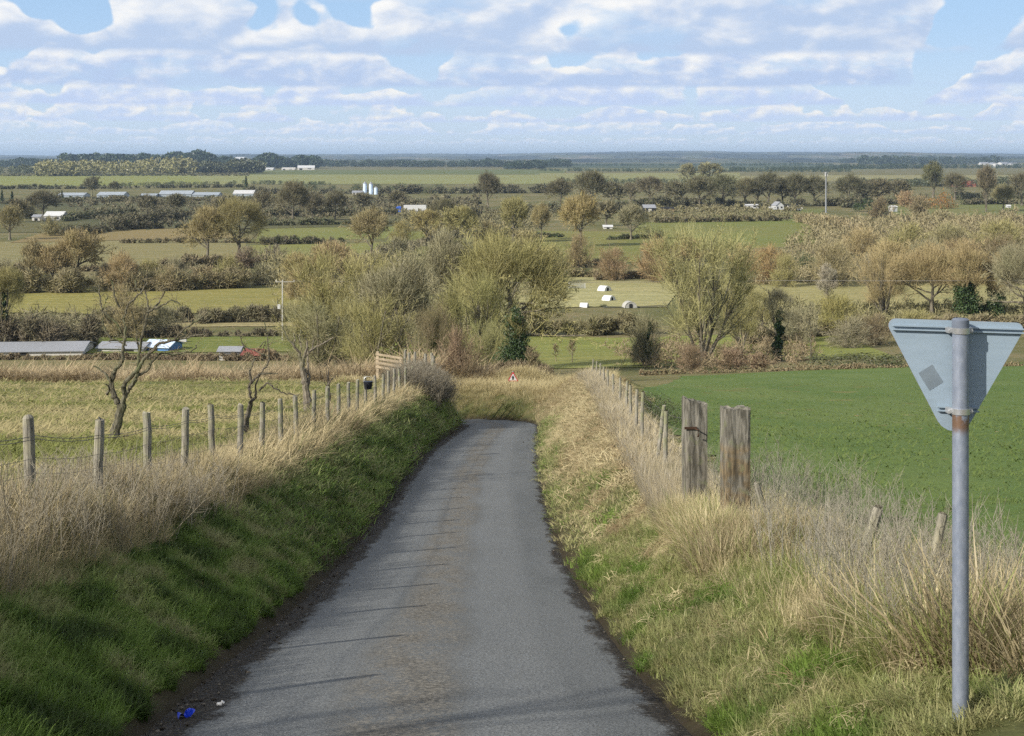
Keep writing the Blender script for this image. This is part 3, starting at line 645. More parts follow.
# ------------------------------------------------------------------ trees and bushes
OLV, TN, GRY, BRN, RED, DRK, ORG, YEL = (.32, .29, .11), (.40, .31, .15), (.27, .25, .15), (.21, .16, .095), (.24, .155, .105), (.10, .09, .06), (.42, .21, .08), (.33, .30, .08)
TR = [
 # label, px, base, top, kind, color, wr, Y, extra
 ('tall bare grey green tree standing left of the willow clump behind the gate', 346, 0, 246, 'fan', OLV, 1.0, 150, {}),
 ('large bare ash tree rising behind the yellow gorse bush', 398, 0, 252, 'tall', GRY, 1.15, 142, {}),
 ('slender tall tree with the highest top above the lane end', 447, 0, 224, 'tall', GRY, .85, 176, {}),
 ('wide crowned bare tree whose dark trunk rises beside the dark ivy tree', 511, 0, 232, 'round', OLV, .95, 165, {}),
 ('olive willow thicket left of the dark ivy tree', 472, 0, 268, 'fan', (.27, .26, .09), .9, 135, {}),
 ('purple brown leafless bush just above the lane bend', 462, 0, 326, 'bush', RED, .62, 87, {}),
 ('tall brown twiggy bush between the gorse and the purple bush', 434, 0, 302, 'bush', BRN, .5, 112, dict(ivy='ivy', icol=(.08, .085, .02))),
 ('yellow green gorse bush behind the rail gate', 408, 0, 327, 'dome', (.17, .17, .03), .75, 106, {}),
 ('nearly black ivy smothered tree beside the road warning sign', 516, 0, 306, 'ivymass', OLV, .95, 97, {}),
 ('dead ivy stump post with thin bare twigs beside the warning sign', 533, 0, 344, 'thin', BRN, 1.3, 90.5, dict(ivy='ivyslim', icol=(.20, .15, .08))),
 ('bare olive willow rising directly behind the fence end', 372, 0, 292, 'fan', OLV, .95, 115, {}),
 ('pale stemmed willow at the corner of the rough pasture', 322, 0, 296, 'fan', (.25, .24, .12), 1.1, 130, {}),
 ('low dark hawthorn beneath the pale stemmed willow', 388, 0, 322, 'bush', DRK, .7, 118, {}),
 ('pale green willow scrub left of the lane bend', 486, 0, 318, 'fan', (.28, .28, .11), .8, 104, {}),
 ('huge fan shaped bare tree at the edge of the crop field', 702, 367, 222, 'fan', (.36, .34, .14), .88, None, dict(var=1)),
 ('small olive tree in the meadow just behind the fan shaped tree', 742, 351, 284, 'fan', OLV, .9, None, {}),
 ('slim tree with an ivy wrapped trunk at the crop field edge', 779, 361, 282, 'thin', (.28, .26, .16), 1.2, None, dict(ivy='ivyslim')),
 ('thin grey sapling between the slim ivy tree and the bramble dome', 811, 358, 300, 'thin', GRY, .9, None, {}),
 ('leaning bush with green ivy at its middle near the sunken lane bank', 647, 366, 312, 'bush', GRY, .55, None, dict(ivy='ivy')),
 ('small bare thorn standing alone in the bright meadow', 572, 363, 338, 'thin', BRN, 1.0, None, {}),
 ('smaller of two bare thorns in the bright meadow', 556, 362, 342, 'thin', BRN, 1.1, None, {}),
 ('brown bramble clump at the foot of the fan shaped tree', 692, 371, 343, 'bush', RED, 1.0, None, {}),
 ('reddish bramble clump right of the fan shaped tree', 733, 370, 347, 'bush', RED, 1.1, None, {}),
 ('low rusty bramble clump between the fan tree and the slim ivy tree', 758, 369, 352, 'bush', RED, 1.4, None, {}),
 ('dark green bramble dome at the crop field edge', 852, 367, 345, 'dome', (.10, .085, .04), 1.7, None, {}),
 ('longer bramble dome reaching behind the sign plate', 897, 366, 348, 'dome', (.10, .095, .045), 2.0, None, {}),
 # right hand middle distance
 ('yellow olive sallow bush below the dead grass field', 836, 336, 292, 'bush', (.30, .27, .08), 1.0, None, {}),
 ('grey brown sallow bush beside the yellow olive one', 800, 342, 305, 'bush', GRY, 1.0, None, {}),
 ('many stemmed tree in front of the dead grass field', 884, 318, 246, 'fan', TN, .85, None, {}),
 ('wide grey tree just left of the ivy clad pair', 932, 318, 244, 'round', TN, 1.0, None, {}),
 ('ivy clad tree directly behind the sign plate', 968, 322, 240, 'tall', TN, 1.0, None, dict(ivy='ivy')),
 ('ivy clad tree right of the sign pole', 996, 322, 252, 'tall', TN, .9, None, dict(ivy='ivy')),
 ('bare tree beside the ivy clad pair at the picture edge', 1026, 330, 240, 'round', GRY, .9, None, {}),
 ('scrubby bush low behind the bramble domes', 875, 345, 312, 'bush', BRN, 1.1, None, {}),
 ('tan sallow low behind the sign plate corner', 915, 340, 308, 'bush', OLV, 1.2, None, {}),
 ('orange brown sallow left of the fan tree top', 657, 282, 236, 'bush', (.36, .24, .12), .9, None, {}),
 ('orange brown round bush beyond the pig paddock', 614, 281, 246, 'bush', (.30, .20, .115), .85, None, {}),
 ('dull brown bush at the paddock corner', 545, 284, 250, 'bush', (.30, .23, .12), 1.0, None, {}),
 ('tan bush right of the fan tree top', 768, 284, 244, 'bush', (.38, .25, .11), .9, None, {}),
 ('dark green holly bush among tan scrub', 806, 271, 244, 'dome', (.05, .065, .02), .55, None, {}),
 ('orange tan sallow right of the dark holly', 835, 286, 240, 'bush', (.30, .25, .13), .9, None, {}),
 ('olive tree at the left of the scrub mass', 785, 287, 252, 'bush', OLV, .7, None, {}),
 ('broad tan sallow in the middle of the scrub', 890, 284, 238, 'bush', TN, 1.1, None, {}),
 ('grey sallow in the middle of the scrub', 925, 276, 238, 'bush', GRY, 1.1, None, {}),
 ('tan sallow above the ivy clad pair', 960, 283, 236, 'bush', (.34, .25, .13), 1.1, None, {}),
 ('brown sallow above the picture edge tree', 1003, 284, 234, 'bush', BRN, 1.1, None, {}),
 ('pinkish sallow by the long overhead wire', 862, 262, 226, 'bush', TN, 1.1, None, {}),
 ('green tinged sallow under the russet tree', 905, 258, 222, 'bush', OLV, 1.2, None, {}),
 ('green tinged sallow right of the russet tree', 948, 256, 222, 'bush', (.30, .27, .13), 1.3, None, {}),
 ('green tinged sallow at the far picture edge', 1000, 255, 218, 'bush', OLV, 1.3, None, {}),
 # middle
 ('golden round topped oak in the central meadow', 580, 247, 194, 'round', (.36, .28, .115), .95, None, {}),
 ('small golden lollipop tree beside the round topped oak', 541, 240, 203, 'round', (.34, .28, .13), .65, None, {}),
 ('dark trunked tree right of the round topped oak', 631, 240, 203, 'round', GRY, .9, None, {}),
 ('pale dome shaped bush beside the dark trunked tree', 648, 238, 220, 'dome', (.21, .17, .07), .8, None, {}),
 ('olive tree left of the lollipop tree', 513, 243, 196, 'round', OLV, .75, None, {}),
 ('low tan bush below the round topped oak', 580, 268, 232, 'bush', (.32, .24, .12), .7, None, {}),
 ('green olive sallow left of the orange brown round bush', 556, 272, 243, 'bush', OLV, .8, None, {}),
 ('golden tree in front of the white lorry', 428, 245, 209, 'round', (.34, .28, .11), .95, None, {}),
 ('tan spreading tree between the green paddocks', 371, 258, 208, 'round', (.32, .26, .13), .95, None, {}),
 ('golden bush beneath the lorry', 402, 246, 219, 'bush', (.33, .28, .11), .8, None, {}),
 ('grey bush in the diagonal hedge', 398, 262, 236, 'bush', GRY, .8, None, {}),
 ('golden crowned tree at the left of the big pair', 207, 262, 205, 'round', (.31, .25, .11), .85, None, {}),
 ('taller olive tree at the right of the big pair', 240, 262, 197, 'round', (.30, .26, .11), .9, None, {}),
 ('tan tree standing in the stubble field hedge', 76, 290, 228, 'round', (.36, .28, .135), .85, None, {}),
 ('thin tan tree left of the stubble hedge tree', 33, 291, 237, 'tall', (.33, .27, .14), .9, None, {}),
 ('dark round bush in the stubble hedge', 105, 290, 262, 'bush', DRK, .7, None, {}),
 ('olive bush in the stubble hedge below the big pair', 148, 289, 258, 'bush', OLV, .8, None, {}),
 ('tan bush in the stubble hedge below the big pair', 180, 288, 256, 'bush', GRY, .9, None, {}),
 ('green olive bush at the right end of the stubble hedge', 226, 286, 254, 'bush', OLV, .9, None, {}),
 ('grey bush right of the big pair', 262, 285, 262, 'bush', GRY, .9, None, {}),
 ('tan bush beside the telegraph pole', 300, 300, 268, 'bush', TN, .9, None, {}),
 ('tall bare tree at the left picture edge with ivy foot', 4, 350, 262, 'tall', OLV, .8, None, dict(ivy='ivyslim')),
 ('dark thicket above the long grey roof', 45, 345, 316, 'bush', DRK, 1.5, None, {}),
 ('spreading hedge tree behind the gnarled hawthorn', 125, 338, 286, 'bush', (.30, .24, .12), .8, None, {}),
 ('grey thicket right of the gnarled hawthorn', 160, 336, 303, 'bush', GRY, 1.0, None, {}),
 ('small green bush under the telegraph pole', 305, 322, 303, 'dome', (.14, .15, .05), .8, None, {}),
 ('olive willow between the pale stemmed willow and the telegraph pole', 300, 345, 300, 'bush', OLV, .9, None, {}),
 # far trees
 ('round dark tree alone on the stubble strip', 488, 208, 172, 'round', DRK, .8, None, {}),
 ('dark tree at the left of the great dark group', 560, 207, 178, 'round', (.11, .10, .06), 1.1, None, {}),
 ('tallest tree of the great dark group', 590, 209, 170, 'round', (.11, .105, .06), 1.05, None, {}),
 ('dark tree at the right of the great dark group', 612, 207, 181, 'round', (.10, .095, .06), 1.1, None, {}),
 ('grey oak by the farmyard strip', 651, 204, 176, 'round', (.14, .12, .08), 1.1, None, {}),
 ('small grey tree left of the farmyard oak', 630, 203, 182, 'round', (.15, .13, .08), .9, None, {}),
 ('first dark oak of the long row above the farmstead', 700, 208, 175, 'round', (.12, .115, .065), 1.1, None, {}),
 ('second dark oak of the long row above the farmstead', 722, 207, 174, 'round', (.10, .11, .06), 1.1, None, {}),
 ('third oak of the long row, paler and thinner', 745, 206, 177, 'round', (.17, .155, .08), .9, None, {}),
 ('dark oak above the white farm vans', 768, 206, 172, 'round', (.09, .09, .055), 1.1, None, {}),
 ('dark oak right above the farm vans', 795, 206, 173, 'round', (.10, .10, .06), 1.1, None, {}),
 ('oak just left of the tall mast', 815, 206, 175, 'round', (.11, .11, .07), 1.0, None, {}),
 ('pale birch clump above the oak row', 710, 183, 162, 'round', (.24, .23, .11), 1.4, None, {}),
 ('pale birch above the first dark oak', 687, 183, 163, 'round', (.24, .23, .12), 1.0, None, {}),
 ('dark tree right of the tall mast', 850, 206, 174, 'round', (.10, .10, .06), 1.1, None, {}),
 ('brown oak on the low hedge right of the mast', 878, 203, 178, 'round', (.13, .115, .07), 1.2, None, {}),
 ('tall dark green tree above the russet tree', 933, 198, 160, 'tall', (.10, .11, .05), 1.1, None, {}),
 ('bare tree behind the russet tree', 955, 200, 172, 'round', (.12, .11, .07), 1.0, None, {}),
 ('russet leaved tree at the far green field', 941, 209, 184, 'dome', (.38, .15, .045), .52, None, {}),
 ('pale russet bush left of the russet tree', 905, 207, 190, 'bush', (.38, .25, .14), .9, None, {}),
 ('tall grey poplar right of the russet tree', 986, 212, 164, 'tall', (.16, .13, .09), .8, None, {}),
 ('tan willow beside the grey poplar', 1003, 211, 184, 'round', (.26, .235, .12), 1.0, None, {}),
 ('dark tree at the far right picture edge', 1022, 206, 172, 'round', DRK, .9, None, {}),
 ('dark green holly by the white shed', 866, 212, 192, 'dome', (.03, .05, .02), .6, None, {}),
 ('brown bush left of the white shed', 880, 218, 196, 'bush', BRN, .9, None, {}),
 ('tan bush right of the white shed', 920, 216, 194, 'bush', (.27, .21, .12), .9, None, {}),
 ('dark spreading oak in the brown scrub left of the silos', 292, 224, 180, 'round', (.14, .125, .075), .9, None, {}),
 ('smaller brown oak beside the dark spreading oak', 262, 218, 190, 'round', (.15, .13, .08), .9, None, {}),
 ('brown oak behind the tan spreading tree', 335, 220, 190, 'round', (.13, .12, .075), .9, None, {}),
 ('brown tree behind the white lorry', 442, 232, 198, 'round', (.13, .12, .07), .9, None, {}),
 ('dark tree at the lorry road end', 470, 228, 206, 'round', (.12, .11, .07), 1.0, None, {}),
 ('dark bare tree in front of the first glasshouse', 42, 218, 190, 'round', (.12, .11, .07), 1.3, None, {}),
 ('dark bush beside the white bungalow', 28, 219, 205, 'bush', (.05, .055, .03), 1.0, None, {}),
 ('bare tree rising over the glasshouse roofs', 92, 196, 176, 'round', (.13, .13, .08), 1.0, None, {}),
 ('small bare tree over the glasshouse end', 114, 193, 181, 'round', (.13, .13, .08), 1.0, None, {}),
 ('golden tree at the left below the bungalow', 10, 240, 205, 'round', (.28, .24, .11), .9, None, {}),
 ('golden shrub in front of the bungalow', 52, 236, 216, 'bush', (.27, .24, .11), .9, None, {}),
 ('dark fir left of the first glasshouse', 2, 203, 190, 'conifer', (.03, .045, .03), 1.0, None, {}),
 ('dark fir nearest the first glasshouse', 12, 204, 191, 'conifer', (.03, .045, .03), 1.1, None, {}),
 ('small dark fir between two glasshouse roofs', 62, 198, 190, 'conifer', (.025, .04, .025), 1.2, None, {}),
 ('dark fir spire right of the last glasshouse', 246, 193, 176, 'conifer', (.05, .06, .035), .9, None, {}),
 ('dark bushy pine left of the silos', 312, 190, 178, 'dome', (.025, .04, .022), .7, None, {}),
 ('low dark pine between two others near the silos', 333, 190, 183, 'dome', (.025, .04, .022), .7, None, {}),
 ('dark pine touching the left silo', 357, 191, 180, 'dome', (.025, .04, .022), .55, None, {}),
 ('dark pine touching the right silo', 377, 191, 180, 'dome', (.025, .04, .022), .55, None, {}),
 ('tall dark pine right of the silos', 400, 193, 178, 'dome', (.03, .045, .025), .7, None, {}),
 ('dark pine hedge tree in front of the stubble strip', 421, 193, 180, 'dome', (.03, .045, .025), .7, None, {}),
 ('last dark pine of the silo row', 438, 193, 180, 'dome', (.035, .045, .028), .7, None, {}),
 # more trees of the left and middle hedgerows
 ('pale tan tree between the thin tan tree and the stubble hedge tree', 54, 291, 244, 'round', (.40, .31, .16), .9, None, {}),
 ('low grey bush at the left picture edge of the stubble hedge', 10, 292, 258, 'bush', GRY, 1.0, None, {}),
 ('orange tan bush standing alone below the tan field', 122, 292, 250, 'bush', (.40, .29, .15), .8, None, {}),
 ('tan bush between two olive bushes in the stubble hedge', 164, 291, 264, 'bush', (.38, .31, .17), 1.2, None, {}),
 ('wide brown bush below the taller olive tree', 204, 289, 264, 'bush', (.30, .24, .14), 1.3, None, {}),
 ('pinkish tan tree right of the lower green paddock', 332, 292, 240, 'round', (.40, .30, .16), .9, None, {}),
 ('tan bush beneath the spreading tree between paddocks', 352, 285, 250, 'bush', (.38, .31, .15), 1.0, None, {}),
 ('yellow tan tree half hidden behind the willow clump', 298, 292, 252, 'round', (.38, .31, .14), 1.0, None, {}),
 ('orange tinted bush just behind the willow clump', 318, 312, 276, 'bush', (.40, .30, .13), 1.1, None, {}),
 ('grey thorn bush at the end of the lower green paddock', 272, 262, 244, 'bush', (.26, .22, .17), 1.2, None, {}),
 ('brown bush below the taller olive tree on the slope', 246, 268, 246, 'bush', (.22, .16, .12), 1.2, None, {}),
 ('bare grey tree behind the brown rough ground', 222, 222, 196, 'round', (.18, .16, .10), 1.0, None, {}),
 ('brown bare tree left of the dark bare tree', 18, 222, 198, 'round', (.18, .155, .09), 1.1, None, {}),
 ('dark bare tree between bungalow and big tree pair', 148, 216, 194, 'round', (.14, .13, .085), 1.2, None, {}),
 ('second dark bare tree between bungalow and big tree pair', 176, 214, 193, 'round', (.13, .125, .08), 1.2, None, {}),
 ('dull brown tree beside the dark spreading oak', 312, 221, 192, 'round', (.15, .13, .085), 1.1, None, {}),
 ('dull brown tree in front of the silo hedge', 362, 212, 192, 'round', (.14, .13, .085), 1.3, None, {}),
 ('brown tree right of the silo hedge', 398, 209, 190, 'round', (.15, .135, .085), 1.2, None, {}),
 ('olive tree rising above the lower end of the diagonal hedge', 462, 248, 205, 'round', OLV, .9, None, {}),
 ('tan bush between olive tree and central meadow', 490, 246, 220, 'bush', (.33, .27, .14), 1.1, None, {}),
 ('tan bush beside the lollipop tree', 527, 252, 228, 'bush', (.33, .28, .13), 1.2, None, {}),
 ('brown tree left of the farmyard among scrub', 606, 226, 200, 'round', (.20, .175, .10), 1.1, None, {}),
 ('sandy bush in front of the smooth green field', 688, 262, 236, 'bush', (.40, .30, .14), 1.2, None, {}),
 ('sandy bush left of the dark holly', 744, 270, 244, 'bush', (.42, .30, .14), 1.0, None, {}),
 ('olive sallow beside the slim ivy tree', 762, 330, 290, 'fan', OLV, .9, None, {}),
 ('grey sallow above the bramble domes', 850, 348, 316, 'bush', (.28, .25, .17), 1.2, None, {}),
 ('pale grey birch beyond the crop field', 828, 312, 262, 'tall', (.38, .34, .26), .8, None, {}),
 ('tall dark oak between farmyard and birch clump', 676, 206, 180, 'round', (.12, .115, .07), 1.2, None, {}),
 ('dark oak closing the gap above the mobile home', 757, 205, 178, 'round', (.11, .105, .065), 1.3, None, {}),
 ('dark oak closing the gap left of the cottage vans', 783, 205, 178, 'round', (.10, .10, .06), 1.3, None, {}),
 ('dark tree between the mast and the brown oak', 865, 203, 180, 'round', (.12, .11, .07), 1.3, None, {}),
 ('grey brown tree right of the brown oak', 898, 201, 179, 'round', (.14, .125, .08), 1.3, None, {}),
 # small bushes beside the lane
 ('dark leafless clump on the crop field edge beyond the fence', 651, 0, 383, 'dome', (.07, .055, .035), .9, 48, {}),
 ('small dark clump nearer the gateposts', 662, 0, 396, 'dome', (.07, .055, .035), .8, 38, {}),
]
def ivymass_tree(label, px, top, Y, color, wr):
    X = (px - 512) / F * Y; z = H1(X, Y); h = (HY - top) / F * Y - z
    e = empty('ivy_clad_tree', (X, Y, z)); tag(e, label, 'tree'); e.scale = (h * wr, h * wr, h)
    put('ivy', leafmesh('ivymass', 'fine', 1), parent=e, color=(.018, .04, .012))
    m1, m2, j = bank('thin', 'fine', 0); put('trunk', m1, parent=e, color=(.14, .12, .09)); put('crown', m2, parent=e, color=color)
NM = {'fan': 'willow_tree', 'round': 'bare_tree', 'tall': 'bare_tree', 'thin': 'slender_tree', 'bush': 'bush', 'dome': 'shrub', 'conifer': 'fir_tree'}
for lb, px, ba, tp, kd, co, wr, Yv, ex in TR:
    if kd == 'ivymass': ivymass_tree(lb, px, tp, Yv, co, wr); continue
    nm_, cat = NM[kd], ('bush' if kd in ('bush', 'dome') else 'tree')
    if kd == 'dome' and any(k in lb for k in ('pine', 'russet')): nm_, cat = ('pine_tree', 'tree') if 'pine' in lb else ('russet_tree', 'tree')
    tree(nm_, lb, px, ba, tp, kd, co, wr, Yv, cat, **ex)

HG = [
 ('thin ragged hedge in front of the yellow green field', [(92, 324), (160, 323.5), (290, 322)], 17, (.17, .15, .10), 1.0, 0, {}),
 ('low dark hedge under the pale dry strip', [(60, 338), (200, 337), (335, 336)], 9, (.09, .075, .055), 1.2, 0, {}),
 ('tan thicket hedge between the stubble and the yellow green field', [(-40, 296), (60, 293), (165, 291), (245, 288)], 24, (.27, .23, .125), .8, .12, {}),
 ('dark brown thicket left of the long grey roof', [(-30, 352), (40, 350), (92, 348)], 30, (.14, .115, .08), .9, .05, {}),
 ('trimmed brown hedge along the pig paddock', [(522, 336), (580, 335.5), (652, 334)], 22, (.20, .175, .09), 1.0, .1, dict(ragged=.12)),
 ('low dark hedge between the two green paddocks', [(262, 245), (345, 243.5)], 8, (.10, .09, .065), 1.0, .15, {}),
 ('dark hedge above the upper green paddock', [(262, 226), (400, 224)], 8, (.10, .11, .06), 1.0, .3, {}),
 ('brown hedge across the central meadow', [(430, 239), (520, 237)], 9, (.17, .15, .09), 1.0, .1, {}),
 ('diagonal hedge running down from the golden tree', [(345, 268), (372, 262), (420, 247), (450, 236)], 12, (.19, .165, .11), .9, 0, {}),
 ('low dark hedge above the farm field', [(655, 223), (720, 222), (790, 221)], 7, (.12, .10, .06), 1.0, .1, {}),
 ('brown overgrown hedge running away beside the mast', [(800, 222), (838, 232), (878, 244), (915, 252)], 13, (.27, .215, .12), .9, .08, {}),
 ('dark hedge below the long oak row', [(640, 207), (740, 207), (850, 206)], 9, (.08, .08, .05), .8, .2, {}),
 ('dark hedge right of the mast', [(845, 208), (868, 205), (925, 203)], 11, (.09, .085, .055), .9, .2, {}),
 ('dark scrub hedge beneath the bungalow', [(62, 237), (110, 232), (150, 224), (185, 219)], 13, (.065, .06, .04), 1.0, .25, {}),
 ('dark scrub hedge behind the bungalow', [(62, 222), (95, 218), (135, 215)], 8, (.08, .085, .055), 1.0, .25, {}),
 ('dark scrub hedge left of the big tree pair', [(130, 230), (160, 229), (200, 228)], 9, (.08, .075, .055), 1.0, .1, {}),
 ('dark hedge in front of the glasshouses', [(-40, 208), (60, 203), (160, 201.5), (255, 201)], 4.5, (.09, .085, .055), 1.0, .2, {}),
 ('dark hedge behind the glasshouses', [(-40, 190), (80, 189), (250, 187.5)], 5, (.08, .09, .06), 1.0, .25, {}),
 ('dark hedge along the silo yard', [(250, 194), (400, 194), (560, 193)], 8, (.085, .085, .06), .9, .2, {}),
 ('long dark hedge in front of the lorry road', [(255, 217), (330, 216), (398, 215)], 8, (.075, .075, .045), 1.0, .2, {}),
 ('dark hedge right of the lorry', [(440, 218), (480, 217), (530, 215)], 9, (.085, .075, .05), 1.0, .2, {}),
 ('hedge between brown scrub and the silo hedge', [(300, 207), (400, 206), (480, 204)], 6, (.13, .12, .075), 1.0, .1, {}),
 ('dark hedge below the great dark tree group', [(515, 213), (580, 212), (650, 208)], 9, (.07, .07, .045), .9, .3, {}),
 ('scrubby hedge beyond the pig paddock', [(590, 281), (650, 279), (700, 278)], 10, (.22, .17, .11), .9, .05, {}),
 ('low hedge along the central meadow foot', [(548, 268), (610, 266)], 8, (.13, .12, .07), 1.0, .2, {}),
 ('dark hedge by the lollipop tree', [(520, 238), (565, 237.5)], 5, (.07, .07, .04), 1.0, .3, {}),
 ('dark hedge under the dark trunked tree', [(608, 240), (660, 238)], 6, (.06, .065, .035), 1.0, .3, {}),
 ('brown weedy strip along the far edge of the crop field', [(640, 376), (720, 373), (830, 370), (940, 367.5), (1050, 366)], 5, (.25, .19, .115), 1.0, .1, {}),
 ('brown scrub hedge below the dead grass field', [(745, 345), (800, 338), (880, 332), (1050, 330)], 15, (.24, .20, .12), .9, .06, {}),
 ('hedge under the far stubble strip', [(-40, 176.5), (120, 176), (250, 175.8)], 3.5, (.12, .12, .07), 1.0, .1, {}),
 ('low hedge right of the tall poplar', [(960, 205), (1050, 203.5)], 6, (.10, .09, .06), 1.0, .2, {}),
]
HG += [
 ('scrubby brown hedge hiding the feet of the pale roofed barns', [(-30, 359.5), (60, 360), (150, 360), (262, 361)], 8, (.20, .15, .10), 1.2, .05, dict(ragged=.6)),
 ('rough brown hedge ending behind the rail gate', [(255, 360), (300, 361), (345, 362)], 12, (.26, .19, .12), 1.0, 0, {}),
 ('dark bushes hiding the lower half of the glasshouses', [(30, 199.6), (140, 199), (262, 198.4)], 3.2, (.11, .11, .07), 1.2, .2, dict(ragged=.7)),
 ('broken olive hedge across the stubble below the big tree pair', [(120, 243.5), (200, 243), (250, 243)], 6, (.20, .165, .10), 1.0, .1, {}),
 ('brown hedge at the foot of the tan stubble field', [(-40, 274), (110, 271), (250, 266)], 11, (.24, .195, .12), 1.0, .05, dict(ragged=.7)),
 ('dark hedge beneath the lower green paddock', [(250, 266), (330, 265), (400, 264)], 9, (.20, .175, .10), 1.0, .1, dict(ragged=.6)),
 ('olive hedge between the pig paddock and central meadow', [(520, 279), (560, 278), (620, 277)], 9, (.27, .22, .12), 1.0, .05, dict(ragged=.6)),
]
HG = [(a, [((x if x > -20 else x - 200), y) for x, y in b], *r_) for a, b, *r_ in HG]
for lb, pts, hp, co, de, lf, ex in HG: hedge(lb, pts, hp, co, dens=de, leafy=lf, **ex)

def scrub(label, quad, n_, hpx, colors, seed=1, name='scrub_thicket', dark=.0):
    """a mass of scrub covering an area (cannot be counted): twigs in clumps"""
    rng = np.random.RandomState(seed)
    P = [np.array(hit(*q)) for q in quad]
    vs = []; fs = []; o = 0
    u = rng.rand(n_)[:, None]; v = rng.rand(n_)[:, None]
    py0 = np.mean([quad[0][1], quad[1][1]]); py1 = np.mean([quad[2][1], quad[3][1]])
    # uniform in picture rows: pick row, then distance
    r = py0 + (py1 - py0) * v; d0, d1 = 1 / (py0 - HY), 1 / (py1 - HY)
    v = (1 / (r - HY) - d0) / (d1 - d0)
    C = (P[0] * (1 - u) + P[1] * u) * (1 - v) + (P[3] * (1 - u) + P[2] * u) * v
    hh = hpx / F * C[:, 1] * (.5 + .8 * rng.rand(n_))
    z = height(C[:, 0], C[:, 1]); L = 3; Cc = np.repeat(np.column_stack([C, z]), L, 0); H = np.repeat(hh, L); m = len(H)
    Rd = H * rng.uniform(.22, .45, m); Cc[:, :2] += rng.normal(size=(m, 2)) * (H * .45)[:, None]; Cc[:, 2] += rng.rand(m) * np.maximum(H - Rd, 0)
    O = Cc.mean(0); V, Fc = lobe_twigs(rng, Cc - O, Rd, n_ * 34, .9, .34 * Cc[:, 1] / F)
    ob = put(name, mesh_np(name, V, [Fc]), tm, loc=O, color=colors); return tag(ob, label, kind='stuff')
hedge('dark bramble thicket on the bank behind the road warning sign', [(478, 0), (515, 0), (548, 0)], 26, (.17, .12, .085), ys=[94, 93, 92], ragged=.5)
scrub('brown leafless scrub covering the rough ground below the russet tree', [(820, 226), (1060, 221), (1060, 284), (740, 286)], 1500, 13, (.27, .225, .125), 3)
scrub('olive scrub in front of the dead grass field', [(735, 309), (1060, 309), (1060, 328), (735, 332)], 520, 13, (.23, .21, .10), 4)
scrub('dark brown scrub below the glasshouses', [(60, 201), (480, 199), (480, 214), (110, 228)], 900, 6, (.13, .115, .075), 5)
scrub('mixed scrub around the central trees', [(395, 216), (560, 214), (520, 236), (440, 238)], 420, 8, (.17, .155, .085), 6)
scrub('tan scrub at the foot of the willow clump', [(255, 262), (540, 268), (540, 300), (285, 300)], 520, 15, (.25, .22, .11), 8)
scrub('grey green scrub under the tall willows', [(300, 305), (520, 308), (520, 338), (330, 338)], 420, 20, (.21, .20, .10), 9)
scrub('weedy growth between the farmyard and the oaks', [(630, 208), (800, 208), (800, 219), (640, 221)], 330, 5, (.19, .17, .09), 10)
scrub('brown undergrowth along the field edge trees', [(600, 345), (820, 347), (800, 368), (655, 371)], 190, 15, (.22, .16, .10), 11)
scrub('scrub at the foot of the hedge trees', [(-40, 322), (90, 325), (80, 345), (-40, 350)], 160, 18, (.19, .17, .10), 12)

# ------------------------------------------------------------------ far woods
def wood(label, pts, hpx, color, n_, depth=.05, seed=0, name='far_wood', broad=1.0):
    rng = np.random.RandomState(seed + 50); px = np.array([q[0] for q in pts]); py = np.array([q[1] for q in pts])
    t = px[0] + (px[-1] - px[0]) * rng.rand(n_); y0 = np.interp(t, px, py); Y = 29 * F / np.maximum(y0 - HY, 1.5) * (1 + depth * rng.rand(n_))
    X = (t - 512) / F * Y; H = hpx / F * Y * (.55 + .6 * fbm(t * .045 + seed, t * 0, 4)) * (.75 + .4 * rng.rand(n_)); 
    k = 90; c = np.repeat(np.column_stack([X, Y, np.full(n_, -29.)]), k, 0); h = np.repeat(H, k)
    d = rng.normal(size=(n_ * k, 3)); d /= np.linalg.norm(d, axis=1, keepdims=True)
    A = c + d * (h * np.array([.42 * broad])[0])[:, None] * np.array([1, 1, 1.05]) ; A[:, 2] += h * .55; A[:, 2] = np.maximum(A[:, 2], -29)
    v, f = leafs(rng, A - c.mean(0), 1.0); 
    a = v.reshape(-1, 4, 3); ctr = a.mean(1, keepdims=True); v = (ctr + (a - ctr) * (h * .095)[:, None, None]).reshape(-1, 3)
    ob = put(name, mesh_np(name, v, [f]), lm, loc=c.mean(0), color=color); return tag(ob, label, kind='stuff')
wood('dark blue wood on the skyline above the glasshouses', [(-40, 168.5), (40, 167.5), (250, 167)], 9, (.02, .035, .03), 420, seed=1)
wood('dark pine hill wood above the pale birch belt', [(62, 169), (230, 169)], 15, (.018, .03, .022), 300, seed=2)
wood('golden birch belt behind the bright far field', [(35, 176.5), (195, 175)], 15, (.38, .33, .15), 170, seed=3, depth=.1)
wood('olive belt of trees left of the golden birches', [(-40, 174), (45, 174.5)], 9, (.16, .16, .09), 90, seed=4)
wood('brown wood between the birches and the far barns', [(190, 174), (262, 173.5)], 15, (.12, .11, .07), 130, seed=5)
wood('dark wood behind the far barns', [(255, 168.5), (318, 168.5)], 13, (.02, .035, .03), 170, seed=6)
wood('dark blue belt of trees across the middle skyline', [(310, 167), (440, 167.5), (570, 167.3)], 8, (.025, .04, .035), 420, seed=7)
wood('dark spinney at the end of the middle belt', [(505, 169.5), (545, 169.5)], 9, (.025, .04, .035), 70, seed=8)
wood('dark blue wooded slope at the right skyline', [(840, 163.5), (930, 162.5), (1070, 162.2)], 6, (.025, .035, .035), 500, seed=9)
wood('dark hedge belts beneath the wooded slope', [(730, 171.8), (900, 169), (1070, 168.5)], 5, (.03, .045, .04), 420, seed=10)
